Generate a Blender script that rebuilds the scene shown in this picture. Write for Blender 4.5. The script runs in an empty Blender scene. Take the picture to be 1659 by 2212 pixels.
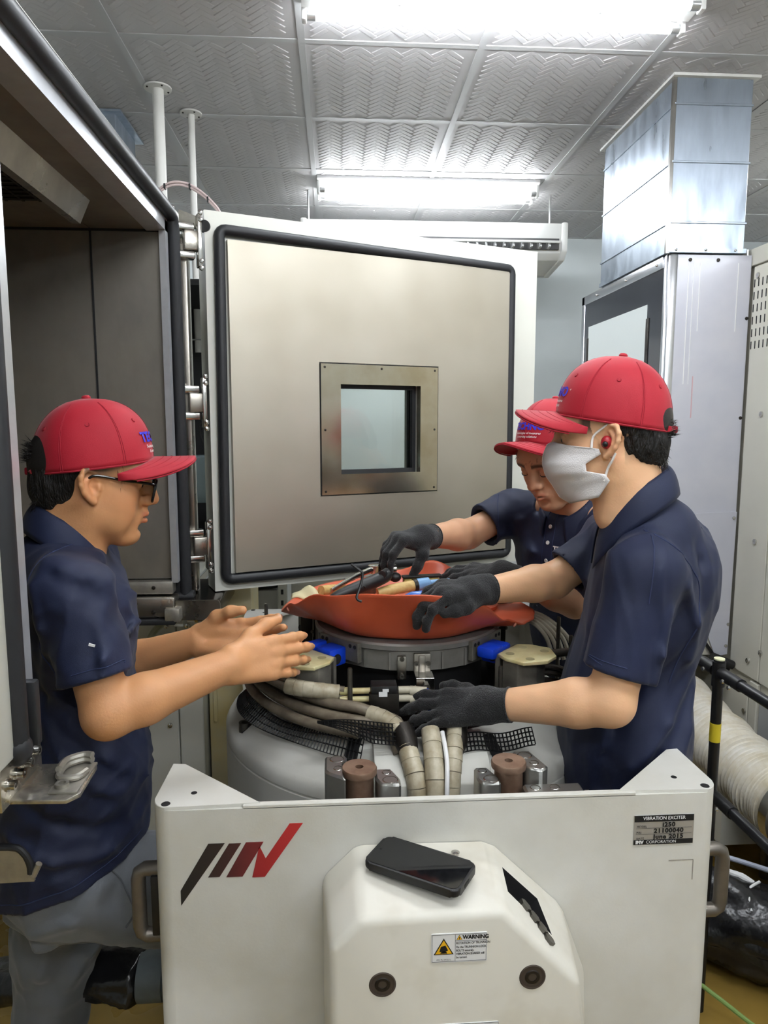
import bpy, bmesh, math, random
import numpy as np
from mathutils import Vector, Matrix, Euler
random.seed(7); np.random.seed(7)
SC = bpy.context.scene
COL = SC.collection
PI = math.pi

# ---------------------------------------------------------------- camera, world, exposure
cam_d = bpy.data.cameras.new('camera')
cam = bpy.data.objects.new('camera', cam_d); COL.objects.link(cam)
cam_d.sensor_fit = 'VERTICAL'; cam_d.sensor_height = 36.0
cam_d.lens = 1534.0 / 2212.0 * 36.0
cam_d.clip_start = 0.05
_p = math.atan(192 / 1534.0); _ps = math.atan(100.5 * math.cos(_p) / 1534.0)
cam.location = (0, 0, 1.6)
cam.rotation_euler = (PI / 2 - _p, 0, -_ps)
SC.camera = cam
SC.view_settings.view_transform = 'Standard'; SC.view_settings.look = 'None'
SC.view_settings.gamma = 1.0; SC.view_settings.use_curve_mapping = False
SC.view_settings.exposure = 0.25
world = bpy.data.worlds.new('world'); SC.world = world; world.use_nodes = True
world.node_tree.nodes['Background'].inputs[0].default_value = (0.9, 0.95, 1.0, 1)
world.node_tree.nodes['Background'].inputs[1].default_value = 0.05
TUBE_EMISSION = 60.0
CY_ = SC.cycles; CY_.use_light_tree = False
CY_.max_bounces = 7; CY_.diffuse_bounces = 3; CY_.glossy_bounces = 3; CY_.transmission_bounces = 6
CY_.caustics_reflective = False; CY_.caustics_refractive = False
CY_.adaptive_threshold = .02

# ---------------------------------------------------------------- materials
def lin(c):
    if isinstance(c, str): c = [int(c[i:i+2], 16) for i in (1, 3, 5)]
    o = []
    for v in c[:3]:
        v /= 255.0
        o.append(v / 12.92 if v <= 0.04045 else ((v + 0.055) / 1.055) ** 2.4)
    return (*o, 1.0)
MATS = {}
def M(name, col, rough=.5, metal=0., var=0., vscale=6., col2=None, bump=0., bscale=40., spec=.5, coat=0.,
      stretch=None, emit=0., trans=0., ior=1.45, alpha=1., sss=0., detail=4., sheen=0., rvar=0., thr=None, bstretch=None):
    """Principled material; var/col2 = noise-driven wear between two colours, bump = noise relief."""
    if name in MATS: return MATS[name]
    m = bpy.data.materials.new(name); m.use_nodes = True
    nt = m.node_tree; N = nt.nodes; L = nt.links
    b = N['Principled BSDF']
    c = lin(col)
    b.inputs['Base Color'].default_value = c
    b.inputs['Roughness'].default_value = rough
    b.inputs['Metallic'].default_value = metal
    b.inputs['Specular IOR Level'].default_value = spec
    b.inputs['Coat Weight'].default_value = coat
    b.inputs['Coat Roughness'].default_value = .1
    b.inputs['IOR'].default_value = ior
    b.inputs['Alpha'].default_value = alpha
    b.inputs['Transmission Weight'].default_value = trans
    if sss: 
        b.inputs['Subsurface Weight'].default_value = sss
        b.inputs['Subsurface Radius'].default_value = (.012, .005, .003)
        b.inputs['Subsurface Scale'].default_value = 1.0
    if sheen:
        b.inputs['Sheen Weight'].default_value = sheen; b.inputs['Sheen Roughness'].default_value = .4
    if emit:
        b.inputs['Emission Color'].default_value = c; b.inputs['Emission Strength'].default_value = emit
    if var or col2 or bump or rvar:
        tc = N.new('ShaderNodeTexCoord')
        mp = N.new('ShaderNodeMapping'); L.new(tc.outputs['Object'], mp.inputs[0])
        if stretch: mp.inputs['Scale'].default_value = stretch
    if var or col2 or rvar:
        nz = N.new('ShaderNodeTexNoise'); nz.inputs['Scale'].default_value = vscale
        nz.inputs['Detail'].default_value = detail; nz.inputs['Roughness'].default_value = .6
        L.new(mp.outputs[0], nz.inputs['Vector'])
        rp = N.new('ShaderNodeValToRGB'); L.new(nz.outputs[0], rp.inputs[0])
        a, z = thr or (.35, .68)
        rp.color_ramp.elements[0].position = a; rp.color_ramp.elements[1].position = z
        if var or col2:
            c2 = lin(col2) if col2 else tuple(x * (1 - var) for x in c[:3]) + (1,)
            rp.color_ramp.elements[0].color = c; rp.color_ramp.elements[1].color = c2
            L.new(rp.outputs[0], b.inputs['Base Color'])
        if rvar:
            mr = N.new('ShaderNodeMapRange'); L.new(nz.outputs[0], mr.inputs[0])
            mr.inputs[1].default_value = .3; mr.inputs[2].default_value = .7
            mr.inputs[3].default_value = max(0, rough - rvar); mr.inputs[4].default_value = min(1, rough + rvar)
            L.new(mr.outputs[0], b.inputs['Roughness'])
    if bump:
        n2 = N.new('ShaderNodeTexNoise'); n2.inputs['Scale'].default_value = bscale; n2.inputs['Detail'].default_value = 3
        if bstretch:
            m2 = N.new('ShaderNodeMapping'); L.new(tc.outputs['Object'], m2.inputs[0]); m2.inputs['Scale'].default_value = bstretch
            L.new(m2.outputs[0], n2.inputs['Vector'])
        else: L.new(mp.outputs[0], n2.inputs['Vector'])
        bp = N.new('ShaderNodeBump'); bp.inputs['Strength'].default_value = bump; bp.inputs['Distance'].default_value = .01
        L.new(n2.outputs[0], bp.inputs['Height']); L.new(bp.outputs[0], b.inputs['Normal'])
    MATS[name] = m
    return m

# ---------------------------------------------------------------- objects
WM = {}
def tag(o, label, cat, group=None, kind=None):
    o['label'] = label
    if cat: o['category'] = cat
    if group: o['group'] = group
    if kind: o['kind'] = kind
    return o
def empty(name, loc, label=None, cat=None, group=None, rot=(0, 0, 0), mat=None):
    o = bpy.data.objects.new(name, None); COL.objects.link(o)
    m = mat if mat is not None else Matrix.Translation(loc) @ Euler(rot).to_matrix().to_4x4()
    o.matrix_world = m; o.empty_display_size = .05
    o.location = m.to_translation(); o.rotation_euler = m.to_euler()
    WM[o.name] = m
    if label: tag(o, label, cat, group)
    return o
def finish(me, smooth):
    if smooth is True:
        for p in me.polygons: p.use_smooth = True
    elif smooth:
        for p in me.polygons: p.use_smooth = True
        try: me.set_sharp_from_angle(angle=smooth)
        except Exception: pass
class MB:
    """collects shapes in one bmesh; build() links them as one object"""
    def __init__(s): s.bm = bmesh.new()
    def _add(s, verts, faces, T=None, mi=0):
        vs = []
        for v in verts:
            v = Vector(v)
            if T is not None: v = T @ v
            vs.append(s.bm.verts.new(v))
        out = []
        for f in faces:
            try:
                fc = s.bm.faces.new([vs[i] for i in f]); fc.material_index = mi; out.append(fc)
            except ValueError: pass
        return vs, out
    def box(s, c, d, bevel=0., T=None, rot=None, seg=2, mi=0):
        x, y, z = (k / 2 for k in d)
        V = [(a * x, b * y, e * z) for a in (-1, 1) for b in (-1, 1) for e in (-1, 1)]
        Fc = [(0, 1, 3, 2), (4, 6, 7, 5), (0, 4, 5, 1), (2, 3, 7, 6), (0, 2, 6, 4), (1, 5, 7, 3)]
        TT = Matrix.Translation(c)
        if rot is not None: TT = TT @ Euler(rot).to_matrix().to_4x4()
        if T is not None: TT = T @ TT
        vs, fs = s._add(V, Fc, TT, mi)
        if bevel:
            es = list({e for f in fs for e in f.edges})
            bmesh.ops.bevel(s.bm, geom=es, offset=min(bevel, min(d) * .49), segments=seg, affect='EDGES', profile=.5)
        return s
    def bx(s, x0, x1, y0, y1, z0, z1, bevel=0., T=None, seg=2, mi=0):
        return s.box(((x0 + x1) / 2, (y0 + y1) / 2, (z0 + z1) / 2), (abs(x1 - x0), abs(y1 - y0), abs(z1 - z0)), bevel, T, None, seg, mi)
    def ring_loft(s, rings, closed=True, cap0=True, cap1=True, T=None, mi=0):
        """rings: list of equally long point lists"""
        n = len(rings[0]); V = [p for r in rings for p in r]; Fc = []
        for i in range(len(rings) - 1):
            for j in range(n if closed else n - 1):
                k = (j + 1) % n
                Fc.append((i * n + j, i * n + k, (i + 1) * n + k, (i + 1) * n + j))
        if closed and cap0: Fc.append(tuple(range(n))[::-1])
        if closed and cap1: Fc.append(tuple((len(rings) - 1) * n + j for j in range(n)))
        return s._add(V, Fc, T, mi)
    def cyl(s, a, b, r, r2=None, n=20, cap=True, T=None, mi=0):
        a, b = Vector(a), Vector(b); r2 = r if r2 is None else r2
        d = (b - a).normalized(); q = d.to_track_quat('Z', 'Y').to_matrix()
        R = [[a + q @ Vector((r * math.cos(2 * PI * j / n), r * math.sin(2 * PI * j / n), 0)) for j in range(n)],
             [b + q @ Vector((r2 * math.cos(2 * PI * j / n), r2 * math.sin(2 * PI * j / n), 0)) for j in range(n)]]
        s.ring_loft(R, True, cap, cap, T, mi); return s
    def lathe(s, prof, c=(0, 0, 0), n=48, T=None, axis=None, cap=True, a0=0, a1=2 * PI, mi=0):
        """prof: (r,z) pairs about +Z at c (axis: direction to lay Z on)"""
        Q = Matrix.Translation(c)
        if axis is not None: Q = Q @ Vector(axis).to_track_quat('Z', 'Y').to_matrix().to_4x4()
        if T is not None: Q = T @ Q
        full = abs(a1 - a0 - 2 * PI) < 1e-6
        m = n if full else n + 1
        R = [[(r * math.cos(a0 + (a1 - a0) * j / n), r * math.sin(a0 + (a1 - a0) * j / n), z) for j in range(m)] for r, z in prof]
        s.ring_loft(R, full, cap and prof[0][0] > 1e-5, cap and prof[-1][0] > 1e-5, Q, mi); return s
    def tube(s, pts, r, n=10, cap=True, T=None, smooth=0, closed=False, mi=0):
        """r: number, or list one per point"""
        P = [Vector(p) for p in pts]
        rr = [r] * len(P) if not hasattr(r, '__len__') else list(r)
        if smooth:
            P, rr = spline(P, rr, smooth, closed)
        k = len(P); rings = []; up = None
        for i in range(k):
            if closed: d = P[(i + 1) % k] - P[i - 1]
            else: d = P[min(i + 1, k - 1)] - P[max(i - 1, 0)]
            if d.length < 1e-9: d = Vector((0, 0, 1))
            d.normalize()
            if up is None:
                up = Vector((0, 0, 1)) if abs(d.z) < .9 else Vector((1, 0, 0))
            x = up.cross(d)
            if x.length < 1e-6: x = Vector((1, 0, 0)).cross(d)
            x.normalize(); up = d.cross(x).normalized()
            rings.append([P[i] + (x * math.cos(2 * PI * j / n) + up * math.sin(2 * PI * j / n)) * rr[i] for j in range(n)])
        if closed:
            rings.append(rings[0]); s.ring_loft(rings, True, False, False, T, mi)
            bmesh.ops.remove_doubles(s.bm, verts=s.bm.verts[:], dist=1e-6)
        else: s.ring_loft(rings, True, cap, cap, T, mi)
        return s
    def prism(s, poly, d0, d1, axis='Y', bevel=0., T=None, seg=2, mi=0):
        """poly: 2D outline extruded along axis from d0 to d1"""
        def P(a, b, t):
            return {'Y': (a, t, b), 'Z': (a, b, t), 'X': (t, a, b)}[axis]
        n = len(poly)
        R = [[P(a, b, d0) for a, b in poly], [P(a, b, d1) for a, b in poly]]
        vs, fs = s.ring_loft(R, True, True, True, T, mi)
        if bevel:
            es = list({e for f in fs for e in f.edges})
            bmesh.ops.bevel(s.bm, geom=es, offset=bevel, segments=seg, affect='EDGES', profile=.5)
        return s
    def poly(s, pts, T=None, mi=0):
        s._add(pts, [tuple(range(len(pts)))], T, mi); return s
    def sphere(s, c, r, n=12, m=8, sc=(1, 1, 1), T=None, mi=0):
        prof = [(max(r * math.sin(PI * i / m), 1e-6), -r * math.cos(PI * i / m)) for i in range(m + 1)]
        Q = Matrix.Translation(c) @ Matrix.Diagonal((*sc, 1))
        if T is not None: Q = T @ Q
        s.lathe(prof, n=n, T=Q, mi=mi); return s
    def grid(s, fn, nu, nv, T=None, closed_u=False, mi=0):
        m = nu if closed_u else nu + 1
        R = [[fn(i / nu, j / nv) for i in range(m)] for j in range(nv + 1)]
        s.ring_loft(R, closed_u, False, False, T, mi); return s
    def build(s, name, mat, parent=None, smooth=math.radians(35), label=None, cat=None, group=None, kind=None, world=True, solid=0.):
        bmesh.ops.recalc_face_normals(s.bm, faces=s.bm.faces[:])
        if parent is not None and world:
            s.bm.transform(WM[parent.name].inverted())
        me = bpy.data.meshes.new(name); s.bm.to_mesh(me); s.bm.free()
        return link(name, me, mat, parent, smooth, label, cat, group, kind, solid)
def link(name, me, mat, parent=None, smooth=math.radians(35), label=None, cat=None, group=None, kind=None, solid=0.):
    for m in (mat if isinstance(mat, (list, tuple)) else [mat]):
        if m is not None: me.materials.append(m)
    finish(me, smooth)
    o = bpy.data.objects.new(name, me); COL.objects.link(o)
    if parent is not None:
        o.parent = parent; WM[o.name] = WM[parent.name]
    else: WM[o.name] = Matrix.Identity(4)
    if label: tag(o, label, cat, group)
    if kind: o['kind'] = kind
    if solid:
        md = o.modifiers.new('thickness', 'SOLIDIFY'); md.thickness = solid; md.offset = 0
    return o
def rebase(o, loc):
    """move an un-parented mesh's origin to loc without moving the mesh"""
    l = Vector(loc); o.data.transform(Matrix.Translation(-l)); o.location = l
    WM[o.name] = Matrix.Translation(l); return o
def copy_tree(o, loc=None, mat=None, parent=None):
    c = o.copy(); COL.objects.link(c); c.parent = parent
    if mat is not None:
        c.location = mat.to_translation(); c.rotation_euler = mat.to_euler()
    elif loc is not None: c.location = loc
    for ch in [x for x in bpy.data.objects if x.parent == o]:
        copy_tree(ch, parent=c)
    return c
def spline(P, R, sub, closed=False):
    out, ro = [], []; n = len(P); rng = n if closed else n - 1
    for i in range(rng):
        if closed: a, b, c, d = P[i - 1], P[i], P[(i + 1) % n], P[(i + 2) % n]
        else: a, b, c, d = P[max(i - 1, 0)], P[i], P[i + 1], P[min(i + 2, n - 1)]
        r0, r1 = R[i], R[(i + 1) % n]
        for k in range(sub):
            t = k / sub; t2 = t * t; t3 = t2 * t
            out.append(.5 * ((2 * b) + (c - a) * t + (2 * a - 5 * b + 4 * c - d) * t2 + (3 * b - a - 3 * c + d) * t3))
            ro.append(r0 + (r1 - r0) * t)
    if not closed: out.append(P[-1].copy()); ro.append(R[-1])
    return out, ro
def text_mesh(txt, size, bold=0., shear=0., align='CENTER', space=1.0, extrude=0., res=3):
    """flat lettering as a mesh in the XY plane, from Blender's built-in font"""
    cu = bpy.data.curves.new('lettering', 'FONT'); cu.body = txt; cu.size = size
    cu.align_x = align; cu.align_y = 'CENTER'; cu.offset = bold; cu.shear = shear; cu.space_character = space
    cu.extrude = extrude; cu.resolution_u = res
    o = bpy.data.objects.new('lettering', cu); COL.objects.link(o)
    me = bpy.data.meshes.new_from_object(o)
    bpy.data.objects.remove(o); bpy.data.curves.remove(cu)
    me.materials.clear()
    return me
def rrect(w, h, r, n=4, cx=0, cy=0):
    out = []
    for sx, sy, a in ((1, 1, 0), (-1, 1, PI / 2), (-1, -1, PI), (1, -1, 3 * PI / 2)):
        for i in range(n + 1):
            t = a + PI / 2 * i / n
            out.append((cx + sx * (w / 2 - r) + r * math.cos(t), cy + sy * (h / 2 - r) + r * math.sin(t)))
    return out

# common materials
m_white = M('white_paint', (226, 225, 220), .45, var=.10, vscale=3, bump=.02, bscale=200)
m_beige = M('beige_enamel', (214, 211, 198), .42, var=.06, vscale=3)
m_grey = M('grey_paint', (168, 170, 170), .5, var=.08, vscale=4)
m_steel = M('stainless_steel', (178, 172, 162), .32, 1., var=.18, vscale=9, rvar=.1)
m_chrome = M('polished_steel', (205, 203, 198), .18, 1., var=.1, vscale=20)
m_dark = M('dark_cavity', (22, 22, 24), .7)
m_rubber = M('black_rubber', (34, 35, 38), .5, var=.15, vscale=30)
m_black = M('black_plastic', (22, 22, 23), .45)
m_iron = M('raw_machined_steel', (120, 116, 108), .42, .9, var=.4, vscale=14, rvar=.12)
m_darksteel = M('dark_oiled_steel', (62, 58, 54), .45, .8, var=.5, vscale=18)
m_galv = M('galvanised_sheet', (168, 178, 190), .36, .9, var=.22, vscale=14, stretch=(1, 1, .25), rvar=.12)
m_blue = M('blue_rubber', (14, 62, 200), .4, var=.2, vscale=30)
m_ink = M('black_print', (18, 18, 20), .6)
m_inkwhite = M('white_print', (235, 235, 235), .6)
# ================================================================ the room
CEIL = 2.87; TS = .61; GX0 = -.11; GY0 = 2.565; BACKY = 5.02
XL, XR, YF = -3.16, 3.55, -3.0
m_floor = M('yellow_epoxy_floor', (150, 122, 58), .28, var=.35, vscale=2.2, col2=(120, 100, 52), rvar=.12)
m_wall = M('grey_wall_paint', (200, 206, 206), .7, var=.04, vscale=2)
m_tile = M('ceiling_tile_white', (192, 190, 191), .55, var=.04, vscale=5)
m_tbar = M('ceiling_grid_metal', (188, 188, 188), .45, .1)
MB().bx(XL - .1, XR + .1, YF - .1, BACKY + .1, -.1, 0).build('floor', m_floor, kind='structure')['label'] = 'glossy mustard yellow epoxy floor'
MB().bx(XL - .1, XR + .1, BACKY, BACKY + .1, 0, CEIL + .05).build('wall_back', m_wall, kind='structure')
MB().bx(XL - .1, XL, YF, BACKY, 0, CEIL + .05).build('wall_left', m_wall, kind='structure')
MB().bx(XR, XR + .1, YF, BACKY, 0, CEIL + .05).build('wall_right', m_wall, kind='structure')
MB().bx(XL - .1, XR + .1, YF - .1, YF, 0, CEIL + .05).build('wall_front', m_wall, kind='structure')
ceil = MB().bx(XL - .1, XR + .1, YF - .1, BACKY + .1, CEIL + .012, CEIL + .1).build('ceiling', m_tile, kind='structure')
ceil['label'] = 'suspended ceiling of woven-pattern white tiles in a metal grid'
def tile_mesh():
    mb = MB(); h = TS / 2 - .002
    mb.bx(-h, h, -h, h, 0, .01)
    w = .0245; n = 3; c = math.cos(PI / 4); lim = TS / 2 - .014
    N = 20
    for a in range(-N, N):
        for b in range(-N, N):
            d = (a - b) % (2 * n)
            if d == 0: x0, y0, x1, y1 = a, b, a + n, b + 1
            elif d == 2 * n - 1: x0, y0, x1, y1 = a, b, a + 1, b + n
            else: continue
            g = .04; q = .16
            pts = [(x0 + g, y0 + g), (x1 - g, y0 + g), (x1 - g, y1 - g), (x0 + g, y1 - g)]
            cx, cy = (x0 + x1) / 2 * w, (y0 + y1) / 2 * w
            if abs((cx - cy) * c) > lim - .03 or abs((cx + cy) * c) > lim - .03: continue
            hi = (x1 - x0) > 1
            top = [(x0 + q, y0 + q), (x1 - q, y0 + q), (x1 - q, y1 - q), (x0 + q, y1 - q)]
            zt = (-.0006, -.0024, -.0024, -.0006) if hi else (-.0006, -.0006, -.0024, -.0024)
            V = [((x - y) * w * c, (x + y) * w * c, 0) for x, y in pts] + [((x - y) * w * c, (x + y) * w * c, zt[i]) for i, (x, y) in enumerate(top)]
            mb._add(V, [(4, 5, 6, 7), (0, 1, 5, 4), (1, 2, 6, 5), (2, 3, 7, 6), (3, 0, 4, 7)])
    me = bpy.data.meshes.new('ceiling_tile'); bmesh.ops.recalc_face_normals(mb.bm, faces=mb.bm.faces[:]); mb.bm.to_mesh(me); mb.bm.free()
    me.materials.append(m_tile); return me
_tm = tile_mesh()
for i in range(-5, 6):
    for j in range(-2, 4):
        cx, cy = GX0 + (i + .5) * TS, GY0 + (j + .5) * TS
        if cx < XL or cx > XR: continue
        o = bpy.data.objects.new('ceiling_tile', _tm); COL.objects.link(o); o.parent = ceil; o.location = (cx, cy, CEIL)
for i in range(-5, 7):
    MB().bx(GX0 + i * TS - .012, GX0 + i * TS + .012, 1.3, BACKY, CEIL - .004, CEIL + .012).build('grid_bar', m_tbar, ceil)
for j in range(-2, 5):
    MB().bx(XL, XR, GY0 + j * TS - .012, GY0 + j * TS + .012, CEIL - .003, CEIL + .012).build('grid_bar', m_tbar, ceil)

# ---------------------------------------------------------------- fluorescent fittings
m_tube = M('lit_fluorescent_tube', (245, 250, 255), .4, emit=TUBE_EMISSION)
m_fit = M('white_lamp_enamel', (232, 232, 230), .4)
m_cap = M('lamp_cap_metal', (190, 190, 190), .3, .8)
def light_fitting(loc, label, L=1.17):
    r = empty('fluorescent_light', loc, label, 'light', 'ceiling fluorescent lights')
    x0, x1 = -L / 2, L / 2
    Lm = Matrix.Translation(loc)
    prof = [(-.10, .07), (-.10, .055), (-.045, .045), (-.03, .012), (.03, .012), (.045, .045), (.10, .055), (.10, .07)]
    MB().prism([(a, b) for a, b in prof], x0, x1, 'X', T=Lm).build('lamp_body', m_fit, r)
    for sy in (-1, 1):
        MB().cyl((x0 + .035, sy * .062, .008), (x1 - .035, sy * .062, .008), .0145, n=16, T=Lm).build('tube', m_tube, r)
        for e, d in ((x0, 1), (x1, -1)):
            MB().cyl((e + d * .012, sy * .062, .008), (e + d * .04, sy * .062, .008), .0148, n=16, T=Lm).build('tube_cap', m_cap, r)
            MB().box((e + d * .006, sy * .062, .02), (.016, .034, .062), .005, T=Lm).build('lamp_holder', m_fit, r)
    for e in (-.3, .3):
        MB().lathe([(.0, -.004), (.006, -.003), (.007, 0)], (e, 0, .012), 12, T=Lm).build('screw', m_cap, r)
    return r
lf = light_fitting((.49, 2.235, 2.80), 'twin fluorescent batten on the ceiling nearest the camera, above the open door')
LAMPS = [((.49, 3.96, 2.80), 'twin fluorescent batten farther back, just above the air conditioner'),
         ((.49, .60, 2.80), 'twin fluorescent batten on the ceiling above the camera'),
         ((.49, -1.1, 2.80), 'twin fluorescent batten on the ceiling behind the camera'),
         ((-1.9, -.6, 2.80), 'twin fluorescent batten on the ceiling behind the chamber'),
         ((2.2, .60, 2.80), 'twin fluorescent batten over the aisle right of the camera'),
         ((2.95, 3.2, 2.80), 'added twin fluorescent batten near the right wall, out of view, brightening the back wall'),  # extra fitting outside the view, added to brighten the back wall
         ((-1.95, 3.96, 2.80), 'added twin fluorescent batten at the back left, hidden by the chamber, brightening the back wall'),  # unseen fitting added to lift the light on the back wall
         ((2.2, -1.1, 2.80), 'twin fluorescent batten over the aisle behind the camera')]
for p, lab in LAMPS:
    c = copy_tree(lf, p); c['label'] = lab

mk_ = MB(); mk_.lathe([(.010, .0), (.0135, .0), (.0135, -.0006), (.010, -.0006)], (.66, 2.235, 2.8116), 24, cap=False); mk_.build('maker_mark', M('grey_blue_mark', (96, 98, 150), .5), lf)

# ---------------------------------------------------------------- ceiling-hung air conditioner
ac = empty('air_conditioner', (.55, 4.15, 2.52), 'long white ceiling-hung air conditioner behind the open door', 'air conditioner')
m_ac = M('air_conditioner_white', (236, 236, 232), .4)
m_acdark = M('air_outlet_shadow', (70, 70, 70), .6)
ax0, ax1 = -.19, 1.27
MB().prism([(3.98, 2.685), (4.60, 2.70), (4.60, 2.53), (4.30, 2.47), (4.04, 2.50), (4.0, 2.53), (3.985, 2.60)], ax0 + .03, ax1 - .03, 'X', bevel=.006).build('body', m_ac, ac)
for e in (ax0, ax1 - .035):
    MB().prism([(3.97, 2.69), (4.62, 2.705), (4.62, 2.52), (4.32, 2.46), (4.02, 2.495), (3.975, 2.54)], e, e + .035, 'X', bevel=.01).build('end_cap', m_ac, ac)
MB().bx(ax0 + .05, ax1 - .05, 3.972, 3.99, 2.545, 2.602).build('air_outlet', m_acdark, ac)
MB().bx(ax0 + .05, ax1 - .05, 3.955, 3.968, 2.575, 2.588, .003).build('louvre', m_ac, ac)
for k in range(26):
    x = ax0 + .09 + k * .05
    MB().cyl((x, 3.965, 2.562), (x + .012, 3.972, 2.562), .017, n=12).build('guide_vane', m_cap, ac)
for e in (-.15, 1.2):
    MB().cyl((e, 4.1, 2.69), (e, 4.1, CEIL - .002), .006, n=8).build('hanger_rod', m_cap, ac)
MB().bx(-.2, -.12, 4.0, 4.5, 2.66, 2.672).build('hanger_bracket', m_cap, ac)
MB().tube([(1.2, 4.55, 2.5), (1.23, 4.6, 2.3), (1.15, 4.7, 2.15), (1.1, 4.9, 2.0)], .008, smooth=5).build('drain_hose', m_ac, ac)

# ---------------------------------------------------------------- big galvanised duct
duct = empty('air_duct', (1.4, 3.06, 2.237), 'large square galvanised duct rising to the ceiling at right', 'duct')
dx0, dx1, dy0, dy1 = 1.252, 1.545, 2.705, 3.41
zs = [2.237, 2.349, 2.565, 2.768, CEIL - .004]
for i in range(4):
    MB().bx(dx0, dx1, dy0, dy1, zs[i] + .0015, zs[i + 1] - .0015, .003, seg=1).build('duct_section', m_galv, duct)
    if i:
        MB().bx(dx0 - .004, dx1 + .004, dy0 - .004, dy1 + .004, zs[i] - .004, zs[i] + .004, .0015, seg=1).build('seam', m_galv, duct)
MB().bx(dx0 - .018, dx1 + .018, dy0 - .018, dy1 + .018, CEIL - .012, CEIL - .002).build('ceiling_flange', m_white, duct)
MB().bx(dx0 - .012, dx0 + .001, dy0 - .003, dy0 + .012, 2.237, CEIL - .01).build("corner_seam", m_chrome, duct)
MB().bx(dx0 - .006, dx1 + .006, dy0 - .008, dy1, 2.239, 2.255).build('base_flange', m_galv, duct)
for k in range(3):
    MB().sphere((dx0 + .025 + k * .115, dy0 - .009, 2.248), .005).build('rivet', m_chrome, duct)
# small duct behind the chamber
d2 = empty('ceiling_duct', (-1.05, 3.1, 2.7), 'small galvanised duct stub in the ceiling beyond the chamber top', 'duct')
MB().bx(-1.2, -.90, 3.16, 3.45, 2.25, CEIL - .004, .003, seg=1).build('duct_section', m_galv, d2)
MB().bx(-1.23, -.87, 3.13, 3.48, CEIL - .012, CEIL - .003).build('ceiling_flange', m_galv, d2)
# two white pipes
m_pipe = M('white_pipe', (222, 220, 214), .45, var=.06)
for (px, py, r, lab) in ((-.672, 2.93, .0215, 'thicker white ceiling pipe left of the other, behind the chamber'), (-.592, 3.15, .0145, 'thinner white ceiling pipe to the right, beside the door corner')):
    e = empty('ceiling_pipe', (px, py, 1.9), lab, 'pipe', 'white pipes dropping from the ceiling')
    MB().cyl((px, py, 1.9), (px, py, CEIL - .006), r, n=16).build('pipe', m_pipe, e)
    MB().lathe([(r, -.008), (r + .03, -.006), (r + .03, 0)], (px, py, CEIL - .003), 24).build('ceiling_flange', m_pipe, e)
    for k in range(4):
        t = k * PI / 2 + .6
        MB().sphere((px + (r + .02) * math.cos(t), py + (r + .02) * math.sin(t), CEIL - .01), .004).build('screw', m_darksteel, e)
# ================================================================ climate chamber at left
m_cham = M('chamber_enamel', (226, 226, 216), .4, var=.05, vscale=4)
m_inox = M('chamber_inner_stainless', (150, 144, 134), .42, .55, var=.3, vscale=7, col2=(132, 127, 120), rvar=.05, stretch=(1, 1, .6))
m_lip = M('bright_flange_steel', (214, 216, 220), .3, .6, var=.12, vscale=25)
m_alu = M('cast_aluminium', (180, 176, 166), .42, .8, var=.25, vscale=30)
FX = -.47                                   # plane of the opening
oy0, oy1, oz0, oz1 = 1.125, 2.10, 1.10, 2.135
ch = empty('climate_chamber', (-1.0, 1.6, 1.0), 'white climate chamber with open stainless interior at left', 'test chamber')
bx0, by0, by1, bz0, bz1 = -1.70, .80, 2.26, 1.06, 2.224
# outer shell: top, back and end walls as insulated slabs, front frame around the opening
MB().bx(bx0, FX - .04, by0, by1, 2.155, bz1, .006).build('roof_panel', m_cham, ch)
MB().bx(bx0, bx0 + .06, by0, by1, bz0, 2.155).build('back_panel', m_cham, ch)
MB().bx(bx0 + .06, FX - .04, by0, by0 + .06, bz0, 2.155).build('side_panel', m_cham, ch)
MB().bx(bx0 + .06, FX - .04, 2.135, by1, bz0 - .02, 2.155).build('side_panel', m_cham, ch)
# interior linings (end wall in two sheets with a seam, ceiling in sheets)
for a, b in ((-1.64, -1.16), (-1.157, -.688), (-.685, FX - .012)):
    MB().bx(a, b, 2.118, 2.135, 1.14, 2.140).build('inner_wall_sheet', m_inox, ch)
    MB().bx(a, b, .86, 2.118, 2.140, 2.155).build('inner_ceiling_sheet', m_inox, ch)
MB().bx(-1.64, -1.625, .86, 2.118, 1.06, 2.14).build('inner_back_sheet', m_inox, ch)
MB().bx(-1.62, FX - .05, .86, .87, 1.06, 2.14).build('inner_wall_sheet', m_inox, ch)
MB().bx(-.689, -.684, 2.115, 2.12, 1.14, 2.14).build('seam', m_dark, ch)
MB().bx(-1.62, -.49, 2.112, 2.119, 2.134, 2.141).build('seam', m_dark, ch)
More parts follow.
